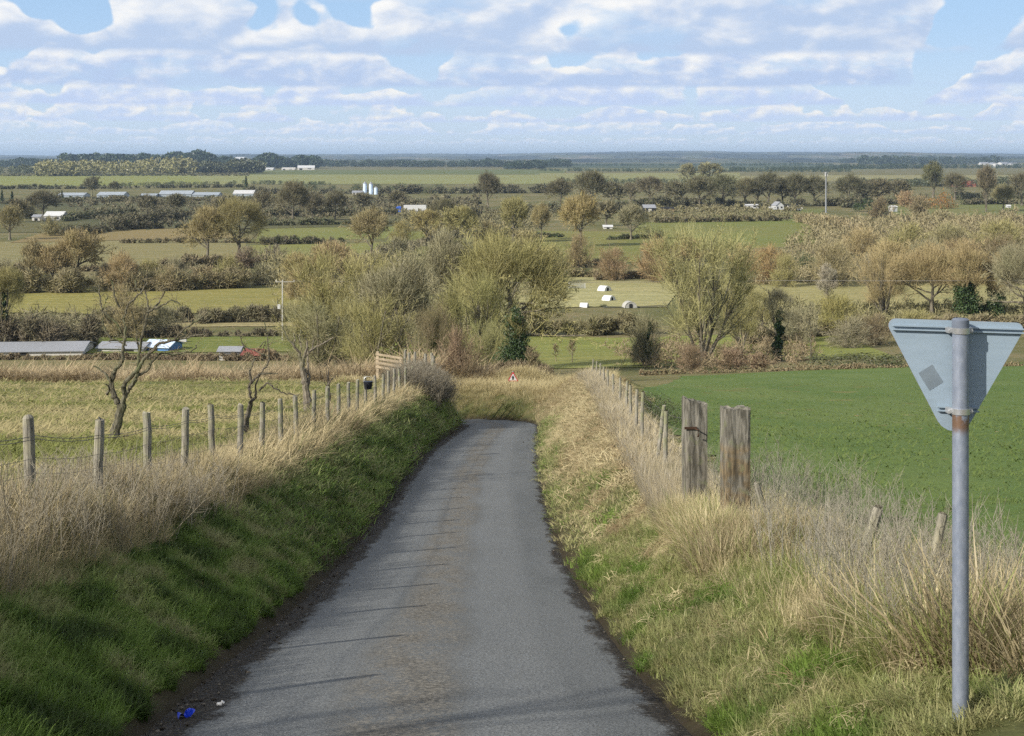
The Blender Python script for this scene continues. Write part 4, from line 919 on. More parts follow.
wood('taller dark trees on the right skyline', [(860, 165.5), (1000, 165)], 9, (.03, .04, .04), 110, seed=11)
wood('dark trees between the right hand meadow strips', [(540, 171.6), (850, 172.5)], 3.5, (.04, .055, .035), 330, seed=12)
wood('low belt behind the pale meadow', [(560, 184.5), (640, 184), (700, 184)], 6, (.12, .12, .07), 120, seed=13)
wood('dark belt of trees below the far meadow strip', [(840, 187), (950, 187), (1070, 188)], 9, (.10, .095, .06), 260, seed=14)
wood('dark trees around the far barns', [(560, 166), (850, 166)], 3, (.03, .05, .04), 260, seed=15)
wood('brown copse in front of the red roofed sheds', [(955, 200), (1070, 199)], 9, (.14, .12, .08), 120, seed=16)
wood('low brown trees beside the glasshouse lane', [(120, 187), (250, 185), (330, 186)], 4.5, (.10, .10, .06), 140, seed=17)

# ------------------------------------------------------------------ buildings and man made things of the vale
whitep = simple('white_paint', (.55, .55, .54), .5, var=.05)
greyr = simple('grey_roof', (.27, .28, .30), .6, var=.12); bluer = simple('blue_cladding', (.10, .24, .50), .5, var=.1)
paleb = simple('pale_blue_roof', (.58, .70, .86), .35, var=.06, spec=.5); darkm = simple('dark_opening', (.02, .02, .02), .9)
redm = simple('rusty_red_sheet', (.19, .06, .045), .7, var=.25); wallm = simple('rendered_wall', (.55, .53, .48), .85)
glassm = simple('whitewashed_glass', (.33, .37, .40), .4, var=.25, spec=.4); brickm = simple('brick_wall', (.30, .15, .10), .9)
galv = simple('galvanised_steel', (.45, .46, .47), .4, .5, var=.1); tyre = simple('black_rubber', (.02, .02, .02), .8)
def building(name, label, cat, px, base, wpx, eave, ridge, wall, roof, depth=8.0, yaw=0.0, doors=(), gable='side', Y=None, roofcolor=None):
    """wpx, eave, ridge in picture pixels at its distance; roof ridge parallel to the front unless gable == 'front'"""
    if Y is None: X, Y = hit(px, base)
    else: X = (px - 512) / F * Y
    k = Y / F; w, he, hr_ = wpx * k, eave * k, ridge * k; z = H1(X, Y)
    e = empty(name, (X, Y, z), yaw); tag(e, label, cat)
    b = MB(); b.box((0, depth / 2, he / 2 - .25), (w, depth, he + .5))
    if gable == 'side':
        for sx in (-1, 1): b.add([(sx * w / 2, 0, he), (sx * w / 2, depth, he), (sx * w / 2, depth / 2, hr_)], [(0, 1, 2)])
        b.build('wall', wall, e)
        r = MB(); t = .12; o = .3
        for sg, y0 in ((1, -o), (-1, depth + o)):
            zz = he - (hr_ - he) * o / (depth / 2)
            r.add([(-w / 2 - o, y0, zz + .02), (w / 2 + o, y0, zz + .02), (w / 2 + o, depth / 2, hr_ + .02), (-w / 2 - o, depth / 2, hr_ + .02),
                   (-w / 2 - o, y0, zz + t), (w / 2 + o, y0, zz + t), (w / 2 + o, depth / 2, hr_ + t), (-w / 2 - o, depth / 2, hr_ + t)],
                  [(0, 1, 2, 3), (4, 5, 6, 7), (0, 1, 5, 4), (1, 2, 6, 5), (2, 3, 7, 6), (3, 0, 4, 7)])
        r.build('roof', roof, e)
    else:
        b.add([(-w / 2, 0, he), (w / 2, 0, he), (0, 0, hr_)], [(0, 1, 2)]); b.add([(-w / 2, depth, he), (w / 2, depth, he), (0, depth, hr_)], [(0, 1, 2)])
        b.build('wall', wall, e); r = MB(); o = .3; t = .12
        for sg in (-1, 1):
            xe = sg * (w / 2 + o); zz = he - (hr_ - he) * o / (w / 2)
            r.add([(xe, -o, zz + .02), (xe, depth + o, zz + .02), (0, depth + o, hr_ + .02), (0, -o, hr_ + .02), (xe, -o, zz + t), (xe, depth + o, zz + t), (0, depth + o, hr_ + t), (0, -o, hr_ + t)],
                  [(0, 1, 2, 3), (4, 5, 6, 7), (0, 1, 5, 4), (1, 2, 6, 5), (2, 3, 7, 6), (3, 0, 4, 7)])
        r.build('roof', roof, e)
    for (fx, dw, dh, z0, nm_, mm) in doors:
        MB().box((fx * w, -.04, z0 * he + dh * he / 2), (dw * w, .08, dh * he)).build(nm_, mm, e)
    return e
D1 = [(-.3, .18, .7, .05, 'door', darkm), (.2, .22, .35, .4, 'window', darkm)]
building('barn', 'blue sided barn with a pale blue roof', 'barn', 156, 0, 26, 4, 9, bluer, paleb, 5, -.2, [(-.1, .3, .8, .0, 'door', darkm)], Y=220)
building('barn', 'long grey lean-to joined to the blue sided barn', 'barn', 120, 0, 46, 3.5, 7.5, wallm, greyr, 5, -.1, [(.2, .2, .7, 0, 'door', darkm)], Y=219)
building('barn', 'very long low shed with a pale grey roof', 'barn', 22, 0, 118, 4, 9.5, wallm, greyr, 9, .10, [(0, .1, .8, 0, 'door', darkm)], Y=214)
building('shed', 'low rusty red sheet shed in the rough bank', 'shed', 251, 0, 17, 6, 10, redm, redm, 3, -.2, [(.1, .2, .7, 0, 'door', darkm)], Y=206)
building('shed', 'grey timber lean-to beside the rusty red shed', 'shed', 229, 0, 20, 9, 12, wallm, greyr, 3, 0, [(0, .3, .7, 0, 'door', darkm)], Y=207)
building('bungalow', 'white bungalow with a white roof among dark bushes', 'house', 53, 221, 18, 5, 9, wallm, whitep, 10, 0, D1)
building('shed', 'small grey shed beside the white bungalow', 'shed', 36, 221, 8, 4, 6, wallm, greyr, 6, 0, [(0, .4, .7, 0, 'door', darkm)])
for i, (px, wp, b0, hh_, lb) in enumerate([(70, 26, 197.5, 5, 'glasshouse at the left end of the row'), (110, 26, 197.5, 6, 'glasshouse right of the bare tree'), (147, 16, 197.5, 4, 'smallest glasshouse in the middle of the row'), (175, 32, 197, 7, 'long glasshouse with the brightest roof'), (205, 26, 197, 5, 'glasshouse partly behind scrub'), (243, 20, 196.5, 7, 'white ended glasshouse at the right end')]):
    building('glasshouse', 'white ' + lb, 'glasshouse', px, b0, wp, hh_ * .4, hh_ * .85, glassm, glassm if i != 5 else whitep, 22, .05, [(0, .06, .8, 0, 'door', darkm)])
building('barn', 'far white roofed barn before the dark wood', 'barn', 306, 170, 17, 2.2, 4.5, wallm, whitep, 40, .1, D1)
building('barn', 'far low pale barn left of the white roofed one', 'barn', 266, 170.3, 14, 1.4, 2.6, wallm, whitep, 30, 0, D1)
building('barn', 'far low cream barn between two others', 'barn', 288, 170, 13, 1.3, 2.4, wallm, wallm, 30, 0, D1)
building('farm_building', 'dark weathered farm building with pale roof', 'barn', 650, 212, 12, 4, 7, darkm, greyr, 8, .1, [(0, .3, .7, .05, 'door', wallm)])
building('farm_building', 'long low dark stable beside the pale roofed building', 'barn', 668, 212, 12, 3, 4.5, brickm, darkm, 6, 0, [(0, .3, .7, .05, 'door', darkm)])
building('mobile_home', 'long white mobile home in the farmstead', 'mobile home', 752, 208.5, 13, 3, 4, whitep, whitep, 5, 0, [(-.2, .12, .7, .05, 'door', darkm), (.2, .2, .4, .4, 'window', darkm)])
building('house', 'white gabled cottage with vans parked beside it', 'house', 780, 210, 8, 4.5, 8, whitep, greyr, 7, .2, D1, 'front')
building('shed', 'low grey shed right of the white cottage', 'shed', 796, 209, 14, 2.5, 4, wallm, darkm, 6, 0, D1)
building('shed', 'bright white cube like shed by the brown bush', 'shed', 895, 212, 5.5, 5, 6.3, whitep, whitep, 4, .3, [(-.2, .3, .7, .05, 'door', greyr)])
building('shed', 'small white hut on the far green field', 'shed', 1009, 208, 3.5, 2, 3, whitep, whitep, 3, 0, [(0, .3, .7, .05, 'door', greyr)])
building('barn', 'long red brown tiled barn at the far right', 'barn', 966, 187, 20, 2, 6, brickm, simple('red_tiles', (.26, .085, .055), .8), 16, 0, D1)
building('shed', 'little pale shed in the trees by the round topped oak', 'shed', 608, 229, 9, 2, 3.5, wallm, whitep, 4, 0, [(0, .3, .7, .05, 'door', darkm)])
building('hall', 'pale hilltop hall on the left skyline', 'building', 239, 162.5, 9, 3, 5.5, wallm, whitep, 60, 0, D1)
for i, (px, b0, w_, lb) in enumerate([(985, 165.2, 8, 'white house left in the far village'), (995, 165.6, 7, 'white house middle of the far village'), (1006, 165.2, 9, 'widest white house of the far village'), (1017, 165.8, 7, 'white house right in the far village'), (1000, 167, 6, 'pale house below the others in the far village')]):
    building('house', lb, 'house', px, b0, w_, 1.6, 3, whitep, greyr, 30, .2 * i, D1, 'front' if i % 2 else 'side')

# silos
for i, (px, h_, lb) in enumerate([(365, 13, 'taller pale blue grain silo at the left'), (371, 12.5, 'pale blue grain silo in the middle'), (376, 8, 'shortest grain silo of the three')]):
    X, Y = hit(px, 194.5); k = Y / F; e = empty('grain_silo', (X, Y, -29)); tag(e, lb, 'silo', 'grain silos in the yard')
    MB().tube([(0, 0, -.2), (0, 0, h_ * k * .82)], [2.0 * k, 2.0 * k], 20).build('barrel', paleb, e, True)
    MB().tube([(0, 0, h_ * k * .822), (0, 0, h_ * k)], [2.1 * k, .3 * k], 20).build('cone_roof', greyr, e, True)
building('barn', 'low grey barn beside the grain silos', 'barn', 357, 195, 10, 2.2, 4, wallm, greyr, 12, 0, D1)

# lorry
X, Y = hit(410, 213.5); lo = empty('lorry', (X, Y, H1(X, Y) + .1), 0); tag(lo, 'articulated lorry with white trailer and blue cab', 'lorry')
MB().box((2.6, 0, 2.6), (11.6, 2.5, 3.3)).build('trailer', whitep, lo, bevel=.05)
MB().box((2.6, 0, .85), (11, 1.2, .18)).build('chassis', tyre, lo)
MB().prism([(-7.3, .7), (-4.5, .7), (-4.5, 3.4), (-5.6, 3.75), (-7.0, 3.3), (-7.3, 2.0)], -1.2, 1.2).build('cab', simple('blue_paint', (.05, .13, .50), .3, spec=.6), lo, bevel=.05)
MB().box((-7.2, 0, 2.6), (.12, 2.0, .8)).build('windscreen', darkm, lo)
for x in (-6.4, -4.0, 4.6, 5.8, 7.0):
    for s in (-1, 1): MB().tube([(x, s * 1.22, .5), (x, s * .92, .5)], [.5, .5], 16).build('wheel', tyre, lo)
# vans and cars of the farmstead
def car(label, px, base, col, van=False, yaw=0.0):
    X, Y = hit(px, base); e = empty('van' if van else 'parked_car', (X, Y, H1(X, Y) + .08), yaw); tag(e, label, 'van' if van else 'car')
    body = [(-2.2, .35), (2.2, .35), (2.2, .95), (1.6, 1.05), (1.2, 1.9), (-2.2, 1.95)] if van else [(-2.1, .35), (2.1, .35), (2.1, .85), (1.2, .95), (.6, 1.4), (-1.1, 1.42), (-1.9, .95)]
    MB().prism(body, -.85, .85).build('body', col, e, bevel=.05)
    MB().box((0 if not van else .9, 0, 1.15 if not van else 1.4), (1.5 if not van else .7, 1.74, .3)).build('window', darkm, e)
    for x in (-1.3, 1.35):
        for s in (-1, 1): MB().tube([(x, s * .88, .32), (x, s * .68, .32)], [.32, .32], 14).build('wheel', tyre, e)
car('white van beside the gabled cottage', 773, 210.5, whitep, True, .1)
car('silver car right of the gabled cottage', 789, 210.5, greyr, False, .2)
car('white car beside the low grey shed', 797, 211, whitep)
car('dark car near the brown hedge of the farmstead', 687, 209.5, tyre)
car('white car alone left of the mobile home', 699, 209.5, whitep)
X, Y = hit(183, 342.5); e = empty('water_tank', (X, Y, H1(X, Y)), .1); tag(e, 'small white water tank on the bright green strip', 'tank')
MB().box((0, 0, .38), (1.15, .8, .6)).build('tank', whitep, e, bevel=.04); MB().box((0, 0, .72), (.4, .4, .08)).build('lid', greyr, e); MB().box((0, 0, .04), (1.2, .85, .08)).build('pallet', wallm, e)

# pig arks
arkm = simple('white_curved_sheet', (.70, .70, .68), .4, var=.08, spec=.5); arkg = simple('dull_curved_sheet', (.42, .41, .37), .6)
def ark(label, px, base, wpx, mm, yaw):
    X, Y = hit(px, base); k = Y / F; w = wpx * k; h = w * .5; e = empty('pig_ark', (X, Y, H1(X, Y) + .03), yaw); tag(e, label, 'pig ark', 'curved pig arks in the straw paddock')
    N = 14; r0 = [(math.cos(math.pi * i / N) * w / 2, math.sin(math.pi * i / N) * h) for i in range(N + 1)]
    b = MB(); L = w * .85; ri = [(x * .95, z * .95) for x, z in r0]
    vs = [(x, 0, z) for x, z in r0] + [(x, L, z) for x, z in r0] + [(x, 0, z) for x, z in ri] + [(x, L, z) for x, z in ri]; n1 = N + 1; fs = []
    for i in range(N): fs += [(i, i + 1, n1 + i + 1, n1 + i), (2 * n1 + i, 2 * n1 + i + 1, 3 * n1 + i + 1, 3 * n1 + i), (i, i + 1, 2 * n1 + i + 1, 2 * n1 + i), (n1 + i, n1 + i + 1, 3 * n1 + i + 1, 3 * n1 + i)]
    b.add(vs, fs).build('curved_roof', mm, e)
    # end wall with a door hole
    f = MB(); f.prism([(x * .94, z * .94 ) for x, z in r0], .06, .1).build('end_wall', mm, e)
    MB().prism([(-w * .14, 0), (w * .14, 0), (w * .14, h * .55), (w * .08, h * .66), (-w * .08, h * .66), (-w * .14, h * .55)], .02, .055).build('doorway', darkm, e)
ark('cream pig ark nearest the wire pen in the top row', 562, 285.5, 11, arkg, .55)
ark('white pig ark facing right in the upper row', 608, 291.5, 11, arkm, .8)
ark('brightest white pig ark in the middle of the paddock', 612.5, 301.5, 11, arkm, .9)
ark('grey pig ark with a pale rounded front', 631, 308.5, 13, arkg, .2)
ark('small low white pig ark half sunk in straw', 588, 307.5, 9, arkm, 1.3)
X, Y = hit(577, 289); e = empty('wire_pen', (X, Y, H1(X, Y)), 0); tag(e, 'small grey mesh pen between the pig arks', 'pen')
k = Y / F
for x in (-8, 8): MB().box((x * k, 0, .6), (.12, .12, 1.4)).build('post', whitep, e)
mp = MB(); 
for j in range(9): mp.box((0, .0, .12 + j * .13), (16 * k, .03, .035))
for j in range(31): mp.box((-8 * k + j * 16 * k / 30, .03, .62), (.03, .02, 1.1))
mp.build('mesh_panel', galv, e)

# telegraph pole, mast, overhead wire
polem = simple('grey_pole_timber', (.40, .38, .33), .85)
def pole_top(px, top, Y): return ((px - 512) / F * Y, Y, (HY - top) / F * Y)
Xp, Yp, Zp = pole_top(282.5, 281, 235)
e = empty('telegraph_pole', (Xp, Yp, H1(Xp, Yp))); tag(e, 'pale telegraph pole with short crossbar in the left hedge', 'telegraph pole'); hp = Zp - H1(Xp, Yp)
MB().tube([(0, 0, -.3), (0, 0, hp)], [.12, .09], 10).build('pole', simple('pale_pole_timber', (.50, .48, .43), .8), e, True)
MB().box((.4, 0, hp - .12), (3.0, .1, .1)).build('crossbar', polem, e)
for x in (-1.0, 0, 1.8): MB().tube([(x, 0, hp - .06), (x, 0, hp + .18)], [.06, .05], 8).build('insulator', whitep, e)
MB().box((-.55, -.05, hp - 4.0), (.45, .04, .7)).build('notice_plate', whitep, e)
Xm, Ym, Zm = pole_top(826, 172, 780)
e = empty('radio_mast', (Xm, Ym, H1(Xm, Ym))); tag(e, 'tall thin grey mast beside the brown overgrown hedge', 'mast'); hp = Zm - H1(Xm, Ym)
MB().tube([(0, 0, -.3), (0, 0, hp)], [.50, .30], 12).build('pole', simple('mast_steel', (.26, .27, .28), .6, .2), e, True)
for j in range(3):
    a = j * 2.094; MB().box((.7 * math.cos(a), .7 * math.sin(a), hp - 1.2), (.3, .3, 2.0)).build('antenna', whitep, e)
MB().tube([(0, 0, hp - .5), (0, 0, hp - .1)], [.8, .8], 12).build('head_ring', galv, e)
wirem = simple('cable', (.30, .28, .25), .5)
w = MB(); P0 = Vector((Xp + 1.8, Yp, Zp)); ends = [(780, 280.5, 262), (1120, 279.5, 262)]
P = [P0] + [Vector(pole_top(a, b, c)) for a, b, c in ends]
for a, b in zip(P[:-1], P[1:]):
    pts = [a.lerp(b, t / 24) - Vector((0, 0, (1.1 if (b - a).length > 70 else .5) * 4 * (t / 24) * (1 - t / 24) * .25)) for t in range(25)]
    w.tube(pts, [.03] * 25, 5)
ow = w.build('overhead_cable', wirem); tag(ow, 'thin overhead cable crossing above the dead grass field', 'cable')
# ------------------------------------------------------------------ gnarled trees in the pasture
def gnarled(label, name, Y, branches, seed, r0, ox, oy, sc, twigs=5, color=(.17, .14, .10)):
    rng = np.random.RandomState(seed); bx = (branches[0][0][0] / sc + ox - 512) / F * Y; bz = H1(bx, Y)
    e = empty(name, (bx, Y, bz)); tag(e, label, 'tree')
    T = MB(); tw = []; first = branches[0]; by = first[0][1] / sc + oy; kz = -(by - HY) / F * Y
    for bi, br in enumerate(branches):
        pts = [np.array([(x / sc + ox - 512) / F * Y - bx, 0, -(y / sc + oy - HY) / F * Y - kz]) for x, y in br]
        L = sum(np.linalg.norm(b - a) for a, b in zip(pts[:-1], pts[1:])); ph = rng.rand() * 6.28; am = .22 if bi else 0
        # depth: branches lean towards or away from the viewer as they rise
        lean = rng.uniform(-.5, .5) if bi else .1
        n_ = max(6, int(L / .06)); d = np.concatenate([[0], np.cumsum([np.linalg.norm(b - a) for a, b in zip(pts[:-1], pts[1:])])])
        t = np.linspace(0, d[-1], n_); P = np.stack([np.interp(t, d, [p[i] for p in pts]) for i in range(3)], 1)
        for _ in range(2): P[1:-1] = (P[:-2] + P[1:-1] * 2 + P[2:]) / 4
        P[1:-1, [0, 2]] += rng.normal(size=(n_ - 2, 2)) * .010
        P[:, 1] += lean * (P[:, 2] * .55) + am * np.sin(t * 2.2 + ph) * (t / d[-1]) * .6
        hh = P[0, 2]; start = r0 * (1 - .12 * bi / len(branches)) * (1.0 if bi == 0 else (.66 if bi < 4 else .42)) * (1.0 if hh < .8 else (.75 if hh < 1.6 else .5))
        end = r0 * (.66 if bi == 0 else .12)
        rr = start + (end - start) * (t / d[-1]) ** .8; rr = rr * (1 + .18 * rng.normal(size=n_).clip(-1, 1) * .6)
        if bi == 0: P[0, 2] = -.15; rr[0] *= 1.35
        if bi == 0: P[-1, 1] = P[-1, 1]
        T.tube([tuple(p) for p in P], list(np.maximum(rr, .006)), 8)
        if bi:
            for q in range(int(twigs * L / .5)):
                i = rng.randint(n_ // 3, n_); v = rng.normal(size=3); v[2] = abs(v[2]) * .7 + .1; v /= np.linalg.norm(v)
                ln = rng.uniform(.12, .5); mid = P[i] + v * ln * .5 + rng.normal(size=3) * .03
                tw.append(np.stack([P[i], mid, P[i] + v * ln + rng.normal(size=3) * .06]))
                v2 = v + rng.normal(size=3) * .7; v2 /= np.linalg.norm(v2); tw.append(np.stack([mid, mid + v2 * ln * .25, mid + v2 * ln * .5]))
    T.build('trunk', bm_, e, True, color=color)
    tw = np.array(tw); v, f = tubes(tw, np.tile(np.array([[.006, .0045, .003]]), (len(tw), 1)), 3)
    put('crown', mesh_np('crown', v, [f]), tm, e, color=(.20, .16, .10))
B1 = [[(205, 740), (225, 650), (240, 590)], [(240, 590), (262, 545), (295, 490), (300, 440), (302, 400), (318, 330), (345, 232), (338, 190), (328, 150)],
      [(262, 548), (258, 505), (300, 470), (345, 405), (400, 348), (460, 336), (520, 322), (582, 305)],
      [(232, 610), (205, 560), (193, 510), (205, 470), (238, 430), (246, 370), (252, 300), (240, 262), (256, 205)],
      [(330, 445), (380, 400), (440, 408), (515, 388), (508, 374)], [(240, 330), (212, 275), (162, 240), (146, 200), (134, 128)],
      [(180, 356), (142, 300), (134, 235), (150, 190)], [(300, 480), (345, 462), (352, 430), (330, 410)], [(256, 205), (290, 180), (318, 145), (330, 118)],
      [(256, 205), (238, 165), (232, 120), (225, 100)], [(300, 400), (284, 320), (274, 270), (262, 235)], [(345, 232), (400, 206), (450, 180), (480, 200)],
      [(460, 336), (495, 290), (545, 262), (580, 232)], [(196, 500), (170, 468), (130, 444)], [(290, 178), (262, 150), (258, 112)], [(345, 232), (372, 190), (380, 160)],
      [(246, 370), (205, 345), (178, 352)], [(196, 545), (214, 520), (200, 500)]]
gnarled('old gnarled hawthorn with a leaning forked trunk behind the fence', 'hawthorn_tree', 34, B1, 5, .125, 60, 270, 3.875, 6, (.075, .07, .045))
B2 = [[(140, 760), (165, 640), (185, 560), (185, 535)], [(185, 535), (166, 480), (166, 435), (200, 410), (240, 368), (270, 338), (280, 262), (268, 180), (255, 90), (250, 55)],
      [(190, 535), (236, 490), (226, 430), (250, 380), (264, 345)], [(200, 410), (180, 370), (205, 300), (210, 262)], [(266, 350), (305, 350), (372, 345)],
      [(280, 262), (220, 242), (162, 220), (122, 182), (112, 120)], [(238, 470), (290, 412), (332, 462), (400, 485), (490, 490)], [(268, 180), (312, 132), (290, 190)], [(160, 220), (140, 160)], [(262, 130), (240, 90)]]
gnarled('thin black twisting dead tree second from the gnarled hawthorn', 'dead_tree', 36, B2, 8, .085, 220, 310, 6.13, 4, (.09, .075, .06))
B3 = [[(540, 680), (532, 600), (518, 500), (508, 425)], [(508, 425), (520, 350), (545, 272), (532, 235)], [(508, 425), (492, 320), (452, 262), (428, 240), (400, 180)],
      [(520, 350), (572, 300), (640, 268), (690, 235)], [(525, 560), (545, 500), (530, 420), (525, 260)], [(452, 262), (440, 210)], [(572, 300), (580, 240)], [(492, 320), (470, 250), (480, 190)]]
gnarled('pale trunked small bare tree left of the rail gate', 'thorn_tree', 50, B3, 9, .15, 220, 310, 6.13, 5, (.20, .17, .13))
B4 = [[(672, 560), (668, 480), (662, 400)], [(662, 400), (668, 350), (640, 300)], [(662, 440), (690, 400), (720, 370)], [(662, 400), (655, 330)], [(665, 470), (640, 420), (625, 350)]]
gnarled('slim dark sapling between the pale trunked tree and the rail gate', 'sapling', 54, B4, 11, .06, 220, 310, 6.13, 6, (.10, .08, .065))

gx_, gy_ = -12.5, .5  # tree out of view, added to throw branch shadows across the near lane
e = empty('unseen_shadow_tree', (gx_, gy_, H1(gx_, gy_))); tag(e, 'unseen bare tree added by the lane so its branch shadows streak the near road', 'tree'); e.scale = (7.5, 7.5, 8.5)
a_, b_ = grow(77, 3, [(12, .2, 1, 45, .5, 5, .1, .04), (6, .2, 1, 40, .45, 3, .12, .02), (4, .1, 1, 40, .5, 2, .14, 0)], 1, .017, 26, .05, .0009, 2, .015)
put('trunk', mesh_np('trunk', a_[0], [a_[1]]), bm_, e, color=(.16, .14, .10)); put('crown', mesh_np('crown', b_[0], [b_[1]]), tm, e, color=(.26, .22, .12))
# ------------------------------------------------------------------ fences
pm, n = mat('weathered_post')
p = n.objc(); g1 = n.noise(n.scale(p, (14, 14, 1.6)), 3, 5, .6); g2 = n.noise(p, 4, 4); g3 = n.noise(n.scale(p, (30, 30, 1)), 4, 3)
rnd_ = n.orand()
col = n.mix(n.ramp(g1, .3, .7), (.13, .12, .095), (.34, .315, .26))
col = n.mix(n.ramp(g2, .45, .62, 0, .65), col, n.mix(rnd_, (.20, .22, .09), (.30, .28, .19)))
col = n.mix(n.ramp(g3, .62, .7, 0, .7), col, (.06, .05, .04))
n.bsdf(col, .9, g1, .7, .01, spec=.15)
def stake(rad, hgt, seed, k=12):
    r = random.Random(seed); b = MB(); n_ = 7; pts = []; rr = []
    for i in range(n_):
        t = i / (n_ - 1); pts.append((r.uniform(-1, 1) * .006, r.uniform(-1, 1) * .006, -.3 + t * (hgt + .3))); rr.append(rad * (1 + r.uniform(-.04, .04)) * (1.06 - .08 * t))
    pts.append((0, 0, hgt + .006)); rr.append(rad * .82); b.tube(pts, rr, k)
    me = bpy.data.meshes.new('post'); me.from_pydata(b.v, [], b.f); me.update(); me.materials.append(pm); return me
SM = [stake(.052, 1.12, i) for i in range(5)]
fy = [1.1, 3.6, 6.1, 8.6, 11.1, 13.6, 16, 18.5, 21, 23.5, 26, 28.5, 31, 33.5, 36, 38.5, 41, 43.5, 46, 48.5, 51, 53.5, 56, 58.5, 61, 63.5, 66, 68.5, 71]
fpx = {13.6: 31, 16: 96, 18.5: 148, 21: 184, 23.5: 213, 26: 240, 28.5: 262, 31: 281, 33.5: 297, 36: 313.5, 38.5: 328, 41: 339, 43.5: 349, 46: 357, 48.5: 366, 51: 375.5, 53.5: 383, 56: 388.5, 58.5: 394, 61: 400, 63.5: 405.5, 66: 411.5, 68.5: 416, 71: 421}
fto = {13.6: 418, 16: 420, 18.5: 413, 21: 409, 23.5: 405, 26: 405, 28.5: 402, 31: 399, 33.5: 396, 36: 390.5, 38.5: 387.5, 41: 384, 43.5: 382.5, 46: 380, 48.5: 377, 51: 376, 53.5: 374, 56: 371, 58.5: 369, 61: 369, 63.5: 367.5, 66: 366, 68.5: 364.5, 71: 362.5}
fe = empty('pasture_fence', (-4.4, 13.6, H1(-4.4, 13.6))); tag(fe, 'long fence of round weathered stakes with stock netting along the pasture', 'fence')
O = Vector(fe.location); tops = []
for i, y in enumerate(fy):
    x = (fpx[y] - 512) / F * y if y in fpx else -4.37 + (13.6 - y) * .02
    z = H1(x, y); top = (HY - fto[y]) / F * y if y in fto else z + 1.08
    o = put('post', SM[i % 5], parent=fe, loc=Vector((x, y, top - 1.12)) - O)
    o.rotation_euler = (rnd.uniform(-.035, .035), rnd.uniform(-.035, .035), rnd.random() * 6); o.scale = (1, 1, 1); tops.append((x, y, top))
wm = simple('rusty_fence_wire', (.16, .14, .12), .6, .4)
def strands(par, tops, offs, r, nm):
    b = MB()
    for of in offs:
        pts = []
        for a, c in zip(tops[:-1], tops[1:]):
            for t in (0, .25, .5, .75):
                q = Vector(a).lerp(Vector(c), t); q.z -= of + .03 * 4 * t * (1 - t); q.x += .05; pts.append(q - Vector(par.location))
        q = Vector(tops[-1]); q.z -= of; pts.append(q - Vector(par.location) + Vector((.05, 0, 0))); b.tube(pts, [r] * len(pts), 4, False)
    return b.build(nm, wm, par)
strands(fe, tops, [.16, .19], .0032, 'top_wire')
strands(fe, tops, [.36, .50, .63, .75, .86, .96], .0022, 'netting_wire')
b = MB(); 
for a, c in zip(tops[:-1], tops[1:]):
    if a[1] > 50: break
    for t in np.arange(.02, .98, .065):
        q = Vector(a).lerp(Vector(c), t) + Vector((.05, 0, 0)) - O; b.tube([q - Vector((0, 0, .37)), q - Vector((0, 0, .97))], [.0016, .0016], 3, False)
b.build('netting_stay', wm, fe)['kind'] = 'stuff'
# closer-spaced pale posts at the fence end (hunting-gate posts)
ee = empty('fence_end', (-4.1, 75, H1(-4.1, 75))); tag(ee, 'cluster of tall pale posts and a leaning strut where the stake fence ends', 'fence')
for px, top, Y, lean in [(425.5, 354, 74, 0), (431, 356, 75, .05), (436, 353, 76, -.06), (405, 350, 84, 0), (409, 353, 84, 0), (414, 352, 84, .03)]:
    x = (px - 512) / F * Y; z = (HY - top) / F * Y; zb = H1(x, Y); me = stake(.075, z - zb, int(px))
    o = put('post', me, parent=ee, loc=Vector((x, Y, zb)) - Vector(ee.location)); o.rotation_euler = (0, lean, 0)
MB().tube([(.1, 0, 1.6), (.75, .2, .3)], [.05, .05], 8).build('strut', pm, ee)
# rail gate
Yg = 84; e = empty('rail_gate', ((389 - 512) / F * Yg, Yg, H1((389 - 512) / F * Yg, Yg)), -.08); tag(e, 'short pale wooden rail fence panel of four bars leaning downhill', 'gate')
ez = e.location.z; k = Yg / F; zt = (HY - 352.5) / F * Yg - ez; W_ = 23 * k
railm = simple('pale_rail_timber', (.45, .36, .24), .8)
MB().box((-W_ / 2, 0, zt / 2 - .1), (.14, .14, zt + .3)).build('post', railm, e); MB().box((W_ / 2, 0, zt / 2 - .35), (.14, .14, zt - .1)).build('post', railm, e)
for j in range(4):
    dz = .02 + j * .235
    MB().add([(-W_ / 2 - .1, -.08, zt - dz), (W_ / 2 + .1, -.08, zt - dz - .22), (W_ / 2 + .1, -.115, zt - dz - .22), (-W_ / 2 - .1, -.115, zt - dz),
              (-W_ / 2 - .1, -.08, zt - dz - .12), (W_ / 2 + .1, -.08, zt - dz - .34), (W_ / 2 + .1, -.115, zt - dz - .34), (-W_ / 2 - .1, -.115, zt - dz - .12)],
             [(0, 1, 2, 3), (4, 5, 6, 7), (0, 1, 5, 4), (1, 2, 6, 5), (2, 3, 7, 6), (3, 0, 4, 7)]).build('rail', railm, e)
# dark bucket hung on the fence
x, y, z = tops[fy.index(46)]; xb, yb = (364.5 - 512) / F * 46.5, 46.5; e = empty('feed_bucket', (xb + .12, yb - .1, (HY - 388.5) / F * 46.5)); tag(e, 'dark feed bucket with a pale rim hung on the stake fence', 'bucket')
bk = MB(); bk.tube([(0, 0, 0), (0, 0, .22), (0, 0, .24), (0, 0, .05)], [.11, .15, .14, .10], 16); bk.build('bucket', simple('black_plastic', (.02, .022, .03), .4), e, True)
hd = MB(); hd.tube([(.15 * math.cos(a), 0, .23 + .16 * math.sin(a)) for a in np.linspace(0, math.pi, 12)], [.006] * 12, 6); hd.build('handle', galv, e)

